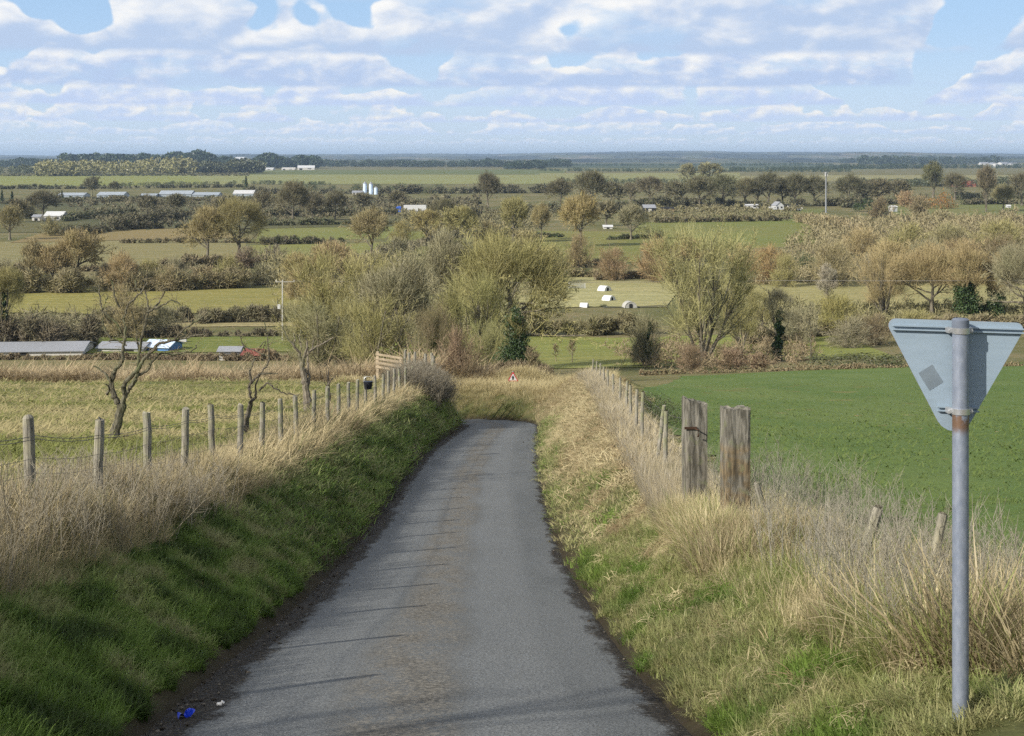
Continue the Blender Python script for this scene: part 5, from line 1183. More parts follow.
# right hand fence
fe2 = empty('lane_fence', (2.6, 30, H1(2.6, 30))); tag(fe2, 'low fence of thin grey stakes half buried in dead grass above the lane', 'fence'); O2 = Vector(fe2.location)
RP = [(665, 411, 23.5), (657, 405, 26), (642, 392, 30), (636, 389, 33), (631, 385, 36.5), (626, 381, 40), (620, 378, 43.5), (613.5, 374, 47), (608, 370, 51), (604, 367, 55), (600, 364, 59), (596, 361.5, 64), (592, 359, 69)]
ts2 = []
for i, (px, top, Y) in enumerate(RP):
    x = (px - 512) / F * Y; z = (HY - top) / F * Y; zb = H1(x, Y); me = stake(.034, max(z - zb, .5), 40 + i)
    o = put('post', me, parent=fe2, loc=Vector((x, Y, min(zb, z - .5))) - O2); o.rotation_euler = (rnd.uniform(-.04, .04), rnd.uniform(-.02, .12), 0); ts2.append((x, Y, z))
strands(fe2, [(2.1, 17.2, (HY - 412) / F * 17.2)] + ts2, [.06, .22, .36, .48], .0028, 'netting_wire')

# the two big square gateposts
gpm, n = mat('old_oak_post')
p = n.objc(); g1 = n.noise(n.scale(p, (10, 10, 1.6)), 2.2, 6, .65, .8); g2 = n.noise(p, 5.0, 5); g3 = n.noise(n.scale(p, (40, 40, 1.2)), 3, 4)
sp = n.n('ShaderNodeSeparateXYZ', i0=p)
col = n.mix(n.ramp(g1, .36, .64), (.08, .075, .06), (.22, .205, .17))
col = n.mix(n.ramp(g3, .62, .74, 0, .7), col, (.06, .05, .04))
ft = n.m('MULTIPLY', n.ramp(sp.outputs[2], .98, .86), n.ramp(g2, .38, .55))
oc = n.ocol(); rr_ = n.n('ShaderNodeSeparateColor', i0=oc)
col = n.mix(n.m('MULTIPLY', n.m('MULTIPLY', ft, .8), rr_.outputs[0]), col, n.mix(n.ramp(g1, .35, .6), (.085, .065, .04), (.22, .16, .085)))
col = n.mix(n.ramp(n.noise(p, 7, 4), .55, .68, 0, .5), col, (.16, .17, .09))
n.bsdf(col, .92, g1, .5, .01, spec=.12)
def gatepost(label, px, Y, wpx, top, dpt, seed, rust, rz):
    x = (px - 512) / F * Y; zt = (HY - top) / F * Y; zb = H1(x, Y); h = zt - zb; w = wpx / F * Y; r = random.Random(seed)
    e = empty('gatepost', (x, Y, zb), rz); tag(e, label, 'gatepost')
    import bmesh
    bm = bmesh.new(); nx_, nz_ = 7, 22; ring = []
    # square section with worn corners and vertical checks, top slightly slanted and chipped
    sec = []
    for sx, sy, ax in [(-1, -1, 0), (1, -1, 1), (1, 1, 2), (-1, 1, 3)]:
        for j in range(nx_):
            t = j / nx_; cx = [(-1 + 2 * t, -1), (1, -1 + 2 * t), (1 - 2 * t, 1), (-1, 1 - 2 * t)][ax]; sec.append(cx)
    ph = [r.uniform(-.05, .05) for _ in sec]
    for c_ in (3, 17): ph[c_] = -.05
    rows = []
    for i in range(nz_ + 1):
        t = i / nz_; z = -.3 + (h + .3) * t; row = []
        for q, (cx, cy) in enumerate(sec):
            m_ = 1 + ph[q] * (.6 + .5 * t) + r.uniform(-.012, .012); l = max(abs(cx), abs(cy)); cr = .94 if abs(cx) > .99 and abs(cy) > .99 else 1
            zz = z + (r.uniform(-.025, .012) - .03 * cx * (seed % 2) if i == nz_ else 0)
            row.append(bm.verts.new((cx * w / 2 * m_ * cr, cy * dpt / 2 * m_ * cr, zz)))
        rows.append(row)
    k_ = len(sec)
    for a, b2 in zip(rows[:-1], rows[1:]):
        for q in range(k_): bm.faces.new((a[q], a[(q + 1) % k_], b2[(q + 1) % k_], b2[q]))
    c0 = bm.verts.new((0, 0, h - .03)); 
    for q in range(k_): bm.faces.new((rows[-1][q], rows[-1][(q + 1) % k_], c0))
    me = bpy.data.meshes.new('post'); bm.to_mesh(me); bm.free(); o = put('post', me, gpm, e, color=(rust, 0, 0))
    return e, h, w
e1, h1, w1 = gatepost('grey square gatepost with a rusty hook, left of the pair', 694.5, 17, 22, 399.5, .24, 3, .15, .12)
g = MB(); g.box((-w1 * .3, -.125, h1 - .30), (.14, .02, .025)); g.tube([(-.02, -.13, h1 - .31), (0, -.19, h1 - .31), (0, -.19, h1 - .37), (0, -.16, h1 - .39)], [.009] * 4, 8); g.build('iron_hook', simple('rusted_iron', (.07, .04, .025), .8, .4), e1)
e2, h2, w2 = gatepost('brown stained square gatepost with a slanted top, right of the pair', 735, 15.3, 26, 407, .25, 4, 1.0, .1)
# two old leaning posts in the dead grass
for lb, px, top, Y, lean, w_ in [('short grey post leaning over in tall dead grass beside the crop', 881, 510, 11.4, .30, .085), ('thin leaning grey post in dead grass nearest the sign pole', 944, 515, 10.8, .20, .07), ('split stub leaning right at the foot of the brown gatepost', 752, 480, 14.9, -.28, .06)]:
    x = (px - 512) / F * Y; zt = (HY - top) / F * Y; L = 1.1 if w_ > .065 else .75; zb = zt - L * math.cos(lean)
    e = put('fence_post', stake(w_ / 2, L, int(px), 8), loc=(x - L * math.sin(lean), Y, zb)); e.rotation_euler = (.05, lean, .4); tag(e, lb, 'fence post')

# ------------------------------------------------------------------ road signs
sgm, n = mat('sign_back_aluminium')
p = n.objc(); g1 = n.noise(p, 3, 5); g2 = n.noise(n.scale(p, (3, 3, 14)), 3, 4)
n.bsdf(n.mix(n.ramp(g2, .35, .7, 0, .5), n.mix(g1, (.25, .32, .385), (.29, .36, .425)), (.22, .285, .34)), n.ramp(g1, .3, .7, .42, .6), g1, .05, .01, spec=.4)
pom, n = mat('galvanised_pole')
p = n.objc(); g1 = n.noise(n.scale(p, (6, 6, 3)), 5, 6, .7); g2 = n.noise(n.scale(p, (3, 3, 2)), 4, 4); sz = n.n('ShaderNodeSeparateXYZ', i0=p)
col = n.mix(n.ramp(g1, .35, .7), (.20, .23, .29), (.28, .31, .37))
band = n.m('MAXIMUM', n.m('MULTIPLY', n.ramp(sz.outputs[2], 1.27, 1.33), n.ramp(sz.outputs[2], 1.385, 1.37)), n.ramp(sz.outputs[2], .72, .18, 0, 1))
rust = n.m('MULTIPLY', n.m('MAXIMUM', n.ramp(g2, .62, .68), n.m('MULTIPLY', n.ramp(sz.outputs[2], 1.25, 1.31), n.ramp(g2, .40, .50))), band)
col = n.mix(rust, col, (.17, .105, .07)); n.bsdf(col, .45, g1, .15, .004, .35, .4)
Ys = 6.7; k = Ys / F; xs_ = (960.5 - 512) * k; zs = -(722 - HY) * k; zt_ = -(321 - HY) * k; hs = zt_ - zs
se = empty('road_sign', (xs_, Ys, zs)); tag(se, 'inverted triangular road sign seen from its grey back on a galvanised pole', 'road sign')
MB().tube([(0, 0, -.35), (0, 0, hs - .004)], [.036, .0362], 32).build('pole', pom, se, True)
MB().tube([(0, 0, hs - .03), (0, 0, hs + .006), (0, 0, hs + .012)], [.038, .038, .03], 32).build('pole_cap', simple('dark_cap', (.13, .15, .19), .5), se, True)
def rounded(tri, r_, k_=6):
    out = []
    for i, p0 in enumerate(tri):
        r = r_[i] if isinstance(r_, (tuple, list)) else r_
        a = Vector(tri[i - 1]) - Vector(p0); b_ = Vector(tri[(i + 1) % 3]) - Vector(p0); a.normalize(); b_.normalize()
        half = math.acos(max(-1, min(1, a.dot(b_)))) / 2; d = r / math.tan(half); c = Vector(p0) + (a + b_).normalized() * (r / math.sin(half))
        s_, e_ = Vector(p0) + a * d, Vector(p0) + b_ * d; a0 = math.atan2(*(s_ - c).yx); a1 = math.atan2(*(e_ - c).yx)
        while a1 - a0 > math.pi: a1 -= 2 * math.pi
        while a1 - a0 < -math.pi: a1 += 2 * math.pi
        out += [(c.x + r * math.cos(a0 + (a1 - a0) * j / k_), c.y + r * math.sin(a0 + (a1 - a0) * j / k_)) for j in range(k_ + 1)]
    return out
S2 = lambda px, py: ((px - 961) * k, (721 - py) * k)
tri = [S2(887.6, 318.5), S2(1033, 323.5), S2(958, 453)]; RC = (.031, .031, .085)
pl = MB(); pl.prism(rounded(tri, RC), .058, .061); plate = pl.build('plate', sgm, se)
# front face: red border and white field, on the far side
MB().prism(rounded(tri, RC), .0615, .0618).build('red_border', simple('sign_red', (.55, .02, .02), .4), se)
cx_, cz_ = sum(t[0] for t in tri) / 3, sum(t[1] for t in tri) / 3
MB().prism(rounded([(cx_ + (a - cx_) * .66, cz_ + (b_ - cz_) * .66) for a, b_ in tri], (.02, .02, .05)), .0621, .0624).build('white_field', whitep, se)
for x0, x1, py, nm_ in [(-65, 67, 329.5, 'rail'), (-20, 22, 410, 'rail')]:
    z0 = (721 - py) * k; r_ = MB()
    tlt = -.03
    for dz in (.0085, -.0085):
        vs = []
        for x in (x0 * k, x1 * k):
            for (yy, zz) in ((.0576, -.003), (.0576, .003), (.043, .003), (.043, -.003)): vs.append((x, yy, z0 + dz + zz + tlt * x))
        r_.add(vs, [(0, 1, 2, 3), (7, 6, 5, 4), (0, 4, 5, 1), (1, 5, 6, 2), (2, 6, 7, 3), (3, 7, 4, 0)])
    r_.build('rail', sgm, se)
    c_ = MB(); c_.tube([(0, 0, z0 - .013), (0, 0, z0 + .013)], [.041, .041], 32); cl_o = c_.build('clamp_band', simple('bright_steel', (.62, .62, .63), .3, .8), se, True)
    c2 = MB(); c2.box((.046, .025, z0), (.018, .05, .024)); c2.box((-.046, .025, z0), (.018, .05, .024)); c2.tube([(.046, .0, z0), (.046, -.012, z0)], [.008, .008], 6); c2.tube([(-.046, .0, z0), (-.046, -.012, z0)], [.008, .008], 6)
    c2.build('clamp_bolt', galv, se)
st = MB(); sx, sz_ = S2(935, 378.5); a = R(32); q = .047
st.add([(sx + q * (c1 * math.cos(a) * .78 - c2 * math.sin(a)), .0572, sz_ + q * (c1 * math.sin(a) * .78 + c2 * math.cos(a))) for c1, c2 in ((-1, -1), (1, -1), (1, 1), (-1, 1))], [(0, 1, 2, 3)])
st.build('sticker', simple('faded_grey_sticker', (.18, .22, .255), .6, var=.1), se)

Yw = 83.0; k = Yw / F; xw = (513 - 512) * k; zc = -(376 - HY) * k; zb = H1(xw, Yw)
we = empty('warning_sign', (xw, Yw, min(zb, -14.2)), 0); tag(we, 'small red bordered triangular warning sign at the lane bend', 'road sign'); wz = we.location.z
MB().tube([(0, .06, -.2), (0, .06, zc - wz + .24)], [.038, .038], 12).build('pole', galv, we, True)
T0 = [(-.31, zc - wz - .30), (.31, zc - wz - .30), (0, zc - wz + .26)]; c0z = zc - wz - .11
MB().prism(rounded(T0, .04), -.004, .0).build('red_border', simple('sign_red_front', (.42, .02, .03), .5), we)
MB().prism(rounded([(a * .70, c0z + (b_ - c0z) * .70) for a, b_ in T0], .02), -.008, -.0045).build('white_field', whitep, we)
sy = MB(); sy.prism([(-.05, c0z - .10), (.05, c0z - .10), (.05, c0z + .02), (.085, c0z + .02), (0, c0z + .15), (-.085, c0z + .02), (-.05, c0z + .02)], -.011, -.0085); sy.build('black_symbol', darkm, we)

# litter
zl = H1(-2.05, 9.45); x, Y = -2.07, 9.55; e = put('crisp_packet', None); bpy.data.objects.remove(e)
r = random.Random(4); bl = MB(); gx, gy = 8, 5; vs = []
for i in range(gx):
    for j in range(gy): vs.append((i / (gx - 1) * .11 - .055 + r.uniform(-.004, .004), j / (gy - 1) * .07 - .035 + r.uniform(-.004, .004), .012 + .022 * math.sin(i * 1.1 + j * .7) + r.uniform(-.008, .008)))
bl.add(vs, [(i * gy + j, (i + 1) * gy + j, (i + 1) * gy + j + 1, i * gy + j + 1) for i in range(gx - 1) for j in range(gy - 1)])
o = bl.build('crumpled_packet', simple('blue_foil', (.01, .05, .60), .35, spec=.6), loc=(x, Y, float(road_near(np.array([x]), np.array([Y]))[2][0]) + .02)); o.rotation_euler = (.1, -.2, .3); tag(o, 'crumpled bright blue packet on the muddy lane edge', 'litter')
MB_ = MB(); MB_.box((0, 0, .012), (.035, .025, .015)); MB_.box((.02, .01, .02), (.025, .018, .012), Matrix.Rotation(.6, 3, 'Y')); o = MB_.build('paper_scrap', whitep, loc=(-1.93, 9.9, float(road_near(np.array([-1.93]), np.array([9.9]))[2][0]) + .02), bevel=.003); tag(o, 'tiny white paper scrap near the blue packet', 'litter')

# ------------------------------------------------------------------ grass
grm, n = mat('grass_blade')
c = n.attr('tint', 'INSTANCER', 'Color'); tip = n.attr('tip'); gn = n.n('ShaderNodeNewGeometry'); rr = gn.outputs['Random Per Island']
straw = n.mix(rr, (.46, .39, .23), (.29, .235, .14))
col = n.mix(n.ramp(rr, .0, 1, -.3, .22, False), c, n.mix(.5, c, straw)); col = n.mix(n.ramp(rr, .0, .3, .35, 0), col, n.mix(.5, c, (.02, .03, .008)))
col = n.mix(n.m('MULTIPLY', tip, .14), col, n.mix(.5, c, straw))
bs = n.t.nodes.new('ShaderNodeBsdfDiffuse'); n.put(bs.inputs[0], col)
tl = n.t.nodes.new('ShaderNodeBsdfTranslucent'); n.put(tl.inputs[0], col)
gl = n.t.nodes.new('ShaderNodeBsdfGlossy'); gl.inputs['Roughness'].default_value = .45; n.put(gl.inputs[0], (.5, .5, .45))
m1 = n.n('ShaderNodeMixShader', i0=.28, i1=bs.outputs[0], i2=tl.outputs[0]); m2 = n.n('ShaderNodeMixShader', i0=.035, i1=m1.outputs[0], i2=gl.outputs[0])
o_ = n.t.nodes.new('ShaderNodeOutputMaterial'); n.t.links.new(m2.outputs[0], o_.inputs[0])
def tuft(nm_, nb, hmin, hmax, wd, bend, spread, seed, stalk=0.0, flat=0.0, k=4):
    rng = np.random.RandomState(seed); N = nb; th = rng.rand(N) * 6.283; rad = spread * np.sqrt(rng.rand(N))
    base = np.stack([rad * np.cos(th), rad * np.sin(th), np.full(N, -.02)], 1); th2 = th + rng.normal(size=N) * .9
    out = np.stack([np.cos(th2), np.sin(th2), np.zeros(N)], 1); side = np.stack([-np.sin(th2), np.cos(th2), np.zeros(N)], 1)
    h = hmin + (hmax - hmin) * rng.rand(N) ** 1.3; bd = bend * (.3 + rng.rand(N)) + flat; w = wd * (.6 + .8 * rng.rand(N))
    P = [base]; ang = np.clip(.12 + .25 * rng.rand(N), 0, 1) + flat * .7
    for i in range(k):
        a = ang + bd * (i + .5) / k * 1.3
        P.append(P[-1] + (out * np.sin(a)[:, None] + np.array([0, 0, 1]) * np.cos(a)[:, None]) * (h / k)[:, None])
    V = []; tipa = []
    for i in range(k + 1):
        ww = (w * (1 - (i / k) ** 1.5) * .5)[:, None]
        if i < k: V += [P[i] - side * ww, P[i] + side * ww]; tipa += [i / k, i / k]
        else: V.append(P[i]); tipa.append(1.0)
    V = np.stack(V, 1); nv = 2 * k + 1; b0 = np.arange(N) * nv
    q = np.concatenate([np.stack([b0 + 2 * i, b0 + 2 * i + 1, b0 + 2 * i + 3, b0 + 2 * i + 2], 1) for i in range(k - 1)])
    t = np.stack([b0 + 2 * k - 2, b0 + 2 * k - 1, b0 + 2 * k], 1)
    VV = V.reshape(-1, 3); T = np.tile(np.array(tipa, np.float32), N); F_ = [q, t]
    if stalk:    # seed heads on thin stalks
        S = int(N * stalk); idx = rng.choice(N, S, False); hd = []
        cs = P[k][idx]; lv, lf = leafs(rng, np.repeat(cs, 5, 0) + rng.normal(size=(S * 5, 3)) * np.array([.008, .008, .03]), .012)
        VV2 = lv; F_ = [np.concatenate([q, lf + len(VV)]), t]; VV = np.concatenate([VV, VV2]); T = np.concatenate([T, np.ones(len(VV2), np.float32)])
    me = mesh_np(nm_, VV, F_, {'tip': ('FLOAT', T.astype(np.float32))}); me.materials.append(grm); return me
def weed(seed, h=1.0):   # dry stalks with branching tops
    rng = np.random.RandomState(seed); L = []
    for s in range(3):
        a = rng.rand() * 6.28; ln = h * rng.uniform(.6, 1.0); tlt = rng.uniform(.02, .3); d = np.array([math.cos(a) * tlt, math.sin(a) * tlt, 1.0]); b0 = np.array([rng.normal() * .05, rng.normal() * .05, 0])
        pts = [b0 + d * ln * t + rng.normal(size=3) * .01 for t in np.linspace(0, 1, 4)]; L.append((pts, .004))
        for q in range(7):
            t = rng.uniform(.45, 1); st_ = b0 + d * ln * t; v = rng.normal(size=3) * .5; v[2] = abs(v[2]) + .5; v /= np.linalg.norm(v); l2 = rng.uniform(.08, .22) * h
            L.append(([st_, st_ + v * l2 * .5, st_ + v * l2 + np.array([0, 0, .01]), st_ + v * l2 * 1.05], .0022))
    P = np.array([a for a, _ in L]); r = np.array([[b, b * .9, b * .7, b * .5] for _, b in L]); v, f = tubes(P, r, 3)
    me = mesh_np('dry_weed', v, [f], {'tip': ('FLOAT', np.zeros(len(v), np.float32))}); me.materials.append(grm); return me
def protos(lst):
    return [bpy.data.objects.new('tuft_source', m_) for m_ in lst]
def lodp(near, far): return (protos(near), protos(far))
G_GREEN = lodp([tuft('green_tuft', 36, .07, .22, .0085, 1.1, .10, i) for i in range(5)], [tuft('green_tuft_far', 15, .08, .2, .011, 1.0, .14, 100 + i, k=2) for i in range(4)])
G_STRAW = lodp([tuft('straw_tuft', 30, .22, .62, .0088, .7, .11, 20 + i) for i in range(5)] + [tuft('straw_tuft', 28, .15, .5, .009, 1.5, .12, 30 + i) for i in range(2)], [tuft('straw_tuft_far', 16, .2, .58, .010, 1.0, .14, 120 + i, k=2) for i in range(4)])
G_THATCH = lodp([tuft('thatch_tuft', 36, .08, .24, .0065, 1.0, .14, 40 + i, 0, .75) for i in range(4)], [tuft('thatch_tuft_far', 18, .08, .24, .010, 1.0, .18, 140 + i, 0, .75, k=2) for i in range(3)])
G_CROP = lodp([tuft('crop_tuft', 20, .03, .085, .008, .9, .09, 60 + i) for i in range(3)], [tuft('crop_tuft_far', 9, .03, .08, .011, .9, .13, 160 + i, k=2) for i in range(3)])
G_WEED = (protos([weed(80 + i) for i in range(4)]),) * 2
def scatter(name, label, pts, scl, tint, prot, seed=0, lean=.12, wide=None):
    rng = np.random.RandomState(seed); near, far = prot; wv = (wide if wide is not None else 1) * np.ones(len(pts))
    isf = pts[:, 1] > (20 if name not in ('dry_grass',) else 24); kp = ~isf | (rng.rand(len(pts)) < .42); pts, scl, tint, wv, isf = pts[kp], scl[kp], tint[kp], wv[kp], isf[kp]
    n_ = len(pts); wv = np.where(isf, wv * 1.25, wv)
    if near is far: prot = near; idx = rng.randint(0, len(near), n_)
    else: prot = near + far; idx = np.where(isf, len(near) + rng.randint(0, len(far), n_), rng.randint(0, len(near), n_))
    me = bpy.data.meshes.new(name); me.vertices.add(n_); me.vertices.foreach_set('co', np.ascontiguousarray(pts, np.float32).ravel())
    rot = np.stack([rng.normal(size=n_) * lean, rng.normal(size=n_) * lean, rng.rand(n_) * 6.283], 1)
    a = me.attributes.new('rot', 'FLOAT_VECTOR', 'POINT'); a.data.foreach_set('vector', rot.astype(np.float32).ravel())
    s3 = np.stack([scl * wv] * 2 + [scl], 1)
    a = me.attributes.new('scl', 'FLOAT_VECTOR', 'POINT'); a.data.foreach_set('vector', s3.astype(np.float32).ravel())
    a = me.attributes.new('idx', 'INT', 'POINT'); a.data.foreach_set('value', idx.astype(np.int32))
    a = me.attributes.new('tint', 'FLOAT_COLOR', 'POINT'); a.data.foreach_set('color', np.column_stack([tint, np.ones(n_)]).astype(np.float32).ravel())
    me.update(); o = put(name, me, grm)
    ng = bpy.data.node_groups.new(name + '_scatter', 'GeometryNodeTree'); ng.interface.new_socket('Geometry', in_out='INPUT', socket_type='NodeSocketGeometry'); ng.interface.new_socket('Geometry', in_out='OUTPUT', socket_type='NodeSocketGeometry')
    N_ = ng.nodes; Lk = ng.links; gi = N_.new('NodeGroupInput'); go = N_.new('NodeGroupOutput'); ip = N_.new('GeometryNodeInstanceOnPoints'); g2i = N_.new('GeometryNodeGeometryToInstance')
    for po in prot[::-1]:
        oi = N_.new('GeometryNodeObjectInfo'); oi.inputs['Object'].default_value = po; oi.inputs['As Instance'].default_value = True; Lk.new(oi.outputs['Geometry'], g2i.inputs[0])
    def na(nm_, ty):
        q = N_.new('GeometryNodeInputNamedAttribute'); q.data_type = ty; q.inputs['Name'].default_value = nm_; return q.outputs['Attribute']
    Lk.new(gi.outputs[0], ip.inputs['Points']); Lk.new(g2i.outputs[0], ip.inputs['Instance']); ip.inputs['Pick Instance'].default_value = True
    Lk.new(na('idx', 'INT'), ip.inputs['Instance Index']); Lk.new(na('rot', 'FLOAT_VECTOR'), ip.inputs['Rotation']); Lk.new(na('scl', 'FLOAT_VECTOR'), ip.inputs['Scale']); Lk.new(ip.outputs[0], go.inputs[0])
    md = o.modifiers.new('scatter', 'NODES'); md.node_group = ng
    return tag(o, label, kind='stuff')
def lerpc(a, b, t): return np.array(a)[None] * (1 - t[:, None]) + np.array(b)[None] * t[:, None]
def verge_pts(side, n_, y0, y1, d0, d1, seed):
    rng = np.random.RandomState(seed); Y = y0 * (y1 / y0) ** rng.rand(n_); d = d0 + (d1 - d0) * rng.rand(n_)
    yy = rp[:, 1]; m = np.argmax(yy > 72.5); i = np.searchsorted(yy[:m], Y).clip(0, m - 1)
    X = rp[i, 0] + side * (rp[i, 3] + d); return X, Y, d, rng
def finish(X, Y): return np.column_stack([X, Y, height(X, Y) - .01])
GD, GB, ST, STP, STB, GY = (.045, .085, .014), (.085, .15, .024), (.49, .41, .235), (.62, .53, .31), (.31, .25, .145), (.38, .36, .28)
# left verge, green lower bank
X, Y, d, rng = verge_pts(-1, 27000, 7.0, 76, -.02, 1.75, 1)
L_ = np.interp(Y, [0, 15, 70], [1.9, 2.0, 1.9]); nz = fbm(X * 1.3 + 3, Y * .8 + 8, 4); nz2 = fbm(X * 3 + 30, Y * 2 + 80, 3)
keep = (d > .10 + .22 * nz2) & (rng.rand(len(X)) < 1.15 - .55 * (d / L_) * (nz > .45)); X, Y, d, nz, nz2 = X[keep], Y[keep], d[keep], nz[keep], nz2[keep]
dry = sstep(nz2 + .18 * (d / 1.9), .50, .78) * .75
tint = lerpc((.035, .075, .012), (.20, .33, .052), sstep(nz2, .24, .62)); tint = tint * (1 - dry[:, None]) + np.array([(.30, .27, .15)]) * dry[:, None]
lod = np.clip(Y / 14, 1, 2.6)
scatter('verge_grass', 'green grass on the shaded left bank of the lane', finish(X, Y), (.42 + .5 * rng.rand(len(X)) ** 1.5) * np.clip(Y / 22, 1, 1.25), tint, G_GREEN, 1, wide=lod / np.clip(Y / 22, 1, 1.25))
# left dry grass along the fence
X, Y, d, rng = verge_pts(-1, 13000, 7.0, 78, 1.15, 3.5, 2); nz = fbm(X * .9 + 13, Y * .6 + 8, 4)
fxl = np.interp(Y, [0, 13.6, 28, 50, 75], [-4.1, -4.4, -4.75, -4.65, -4.15])
keep = ((d > 1.25 + .65 * (nz - .3)) & (X > fxl - 1.15)); X, Y, d, nz, fxl = X[keep], Y[keep], d[keep], nz[keep], fxl[keep]
hgt = .78 * (.55 + .75 * sstep(d, 1.2, 1.9)) * (1 - .45 * sstep(fxl - X, .2, 1.0)) * (.6 + .8 * nz); bt = rng.rand(len(X))
tint = lerpc(ST, STB, sstep(nz + .25 * bt, .55, 1.05)); g_ = (rng.rand(len(X)) < .12)[:, None]; tint = np.where(g_, np.array([(.12, .14, .05)]), tint)
scatter('dry_grass', 'tall dead grass along the stake fence', finish(X, Y), hgt * np.clip(Y / 30, 1, 1.3), tint * 1.05, G_STRAW, 2, .26, wide=np.clip(Y / 20, .9, 1.35) * (.75 + .25 * hgt))
X, Y, d, rng = verge_pts(-1, 1500, 7, 60, 1.3, 3.0, 3)
scatter('dry_weeds', 'branching dead weed stalks along the stake fence', finish(X, Y), .4 + .4 * rng.rand(len(X)), lerpc((.5, .46, .36), (.36, .30, .2), rng.rand(len(X))), G_WEED, 3, .2, wide=np.clip(Y / 12, 1, 2.0))
# right verge
X, Y, d, rng = verge_pts(1, 30000, 6.5, 76, -.02, 2.7, 4); fx = fence_x(Y)
nz = fbm(X * 1.2 + 5, Y * .7 + 3, 4); nz2 = fbm(X * 3.4 + 50, Y * 2.4 + 10, 3)
greenness = sstep(1.32 - d * np.interp(Y, [7, 16, 30], [.45, .6, .72]) - .42 * sstep(Y, 12, 42) + (nz - .5) * 1.9, .25, .8); keep = (d > .05 + .2 * nz2) & (X < fx + .4) & (rng.rand(len(X)) < .35 + .8 * greenness)
X, Y, d, nz, nz2, gnn = X[keep], Y[keep], d[keep], nz[keep], nz2[keep], greenness[keep]
tint = lerpc((.085, .16, .022), (.17, .26, .045), sstep(nz2, .3, .7)); yl = (sstep(fbm(X * 2.1 + 60, Y * 1.4 + 4, 4), .36, .54) * .9 * (.4 + .6 * rng.rand(len(X))))[:, None]; tint = tint * (1 - yl) + np.array([(.40, .36, .18)]) * yl
tint = tint * gnn[:, None] + np.array([ST]) * (1 - gnn[:, None])
scatter('verge_grass', 'sunlit green and yellow grass on the right verge', finish(X, Y), (.36 + .45 * rng.rand(len(X)) ** 1.5), tint, G_GREEN, 4, wide=np.clip(Y / 13, 1.25, 2.6))
# right thatch: pale flattened grass
X, Y, d, rng = verge_pts(1, 30000, 7, 77, .1, 3.4, 5); fx = fence_x(Y); nz = fbm(X * 1.2 + 5, Y * .7 + 3, 4); n3 = fbm(X * .8 + 77, Y * 2.2 + 9, 3)
gg = sstep(1.32 - d * np.interp(Y, [7, 16, 30], [.45, .6, .72]) - .42 * sstep(Y, 12, 42) + (nz - .5) * 1.9, .25, .8); keep = (d > .3 + .3 * sstep(n3, .3, .7)) & (X < fx + .5) & (rng.rand(len(X)) > gg * .88)
X, Y, d, n3 = X[keep], Y[keep], d[keep], n3[keep]
tint = lerpc(STP, (.30, .22, .12), sstep(n3, .38, .72))
scatter('dead_grass', 'pale flattened dead grass over the right bank', finish(X, Y), .45 + .5 * rng.rand(len(X)), tint, G_THATCH, 5, .22, wide=np.clip(Y / 18, 1.1, 1.5))
# right tall straw along the old fence line
rng = np.random.RandomState(6); Y = 6.3 * (24 / 6.3) ** rng.rand(9000); fx = fence_x(Y); nz = fbm(Y * .9 + 31, fx * 0 + rng.rand(len(Y)) * .01 + 2, 3)
X = fx - np.interp(Y, [6, 9, 13, 24], [-.05, .05, .35, .35]) + (np.interp(Y, [4, 8, 12, 17, 24], [1.9, 1.8, 1.45, .6, .2]) + .45) * rng.rand(len(Y))
nz = fbm(X * 1.7 + 31, Y * 1.5 + 2, 3); keep = rng.rand(len(Y)) < .3 + 1.1 * sstep(nz, .3, .6); keep &= ~((Y < 7.6) & (X < xs_ + .10 + .5 * (7.6 - Y))) & ~(Y < 6.9); X, Y, nz, fx = X[keep], Y[keep], nz[keep], fx[keep]
gp = (Y > 12.8) & (Y < 17.5) & (X > 1.6) & (X < 3.0); edge = sstep(X - fx, -.35, .35); tint = lerpc(STP, STB, sstep(fbm(X * 2 + 9, Y * 2, 3), .35, .75)); gm_ = (rng.rand(len(X)) < .22 + .5 * sstep(fbm(X * 1.4 + 70, Y * 1.4, 3), .5, .65) * (X - fx < .6))[:, None]; tint = np.where(gm_, np.array([(.24, .27, .085)]), tint)
hh = (.45 + .6 * edge) * (.5 + .8 * nz) * np.interp(Y, [4, 7.5, 10, 14, 24], [1.0, 1.05, .8, .75, .6]); hh *= .48 + .68 * rng.rand(len(hh)) ** 1.3; hh = np.where(gp, np.maximum(hh, .60 + .35 * nz), hh)
scatter('dry_grass', 'tall bleached dead grass around the gateposts and leaning posts', finish(X, Y), hh, tint, G_STRAW, 6, .2, wide=(.85 + .3 * hh))
rng = np.random.RandomState(16); Y = 7.8 * (22 / 7.8) ** rng.rand(420); X = fence_x(Y) + 1.5 * rng.rand(420) + .1
scatter('dry_weeds', 'grey branching dead weed stalks beside the crop field', finish(X, Y), .4 + .45 * rng.rand(420), lerpc(GY, (.42, .38, .30), rng.rand(420)), G_WEED, 7, .22)
# right far: straw line under the lane fence
rng = np.random.RandomState(26); Y = 17 * (77 / 17) ** rng.rand(7000); X = fence_x(Y) - .4 + .9 * rng.rand(7000)
scatter('dry_grass', 'dead grass growing through the low lane fence', finish(X, Y), (.4 + .45 * rng.rand(7000)) * np.interp(Y, [17, 77], [1.1, 1.3]), lerpc(ST, (.40, .36, .29), rng.rand(7000)), G_STRAW, 8, .15, wide=np.clip(Y / 30, .8, 1.1))
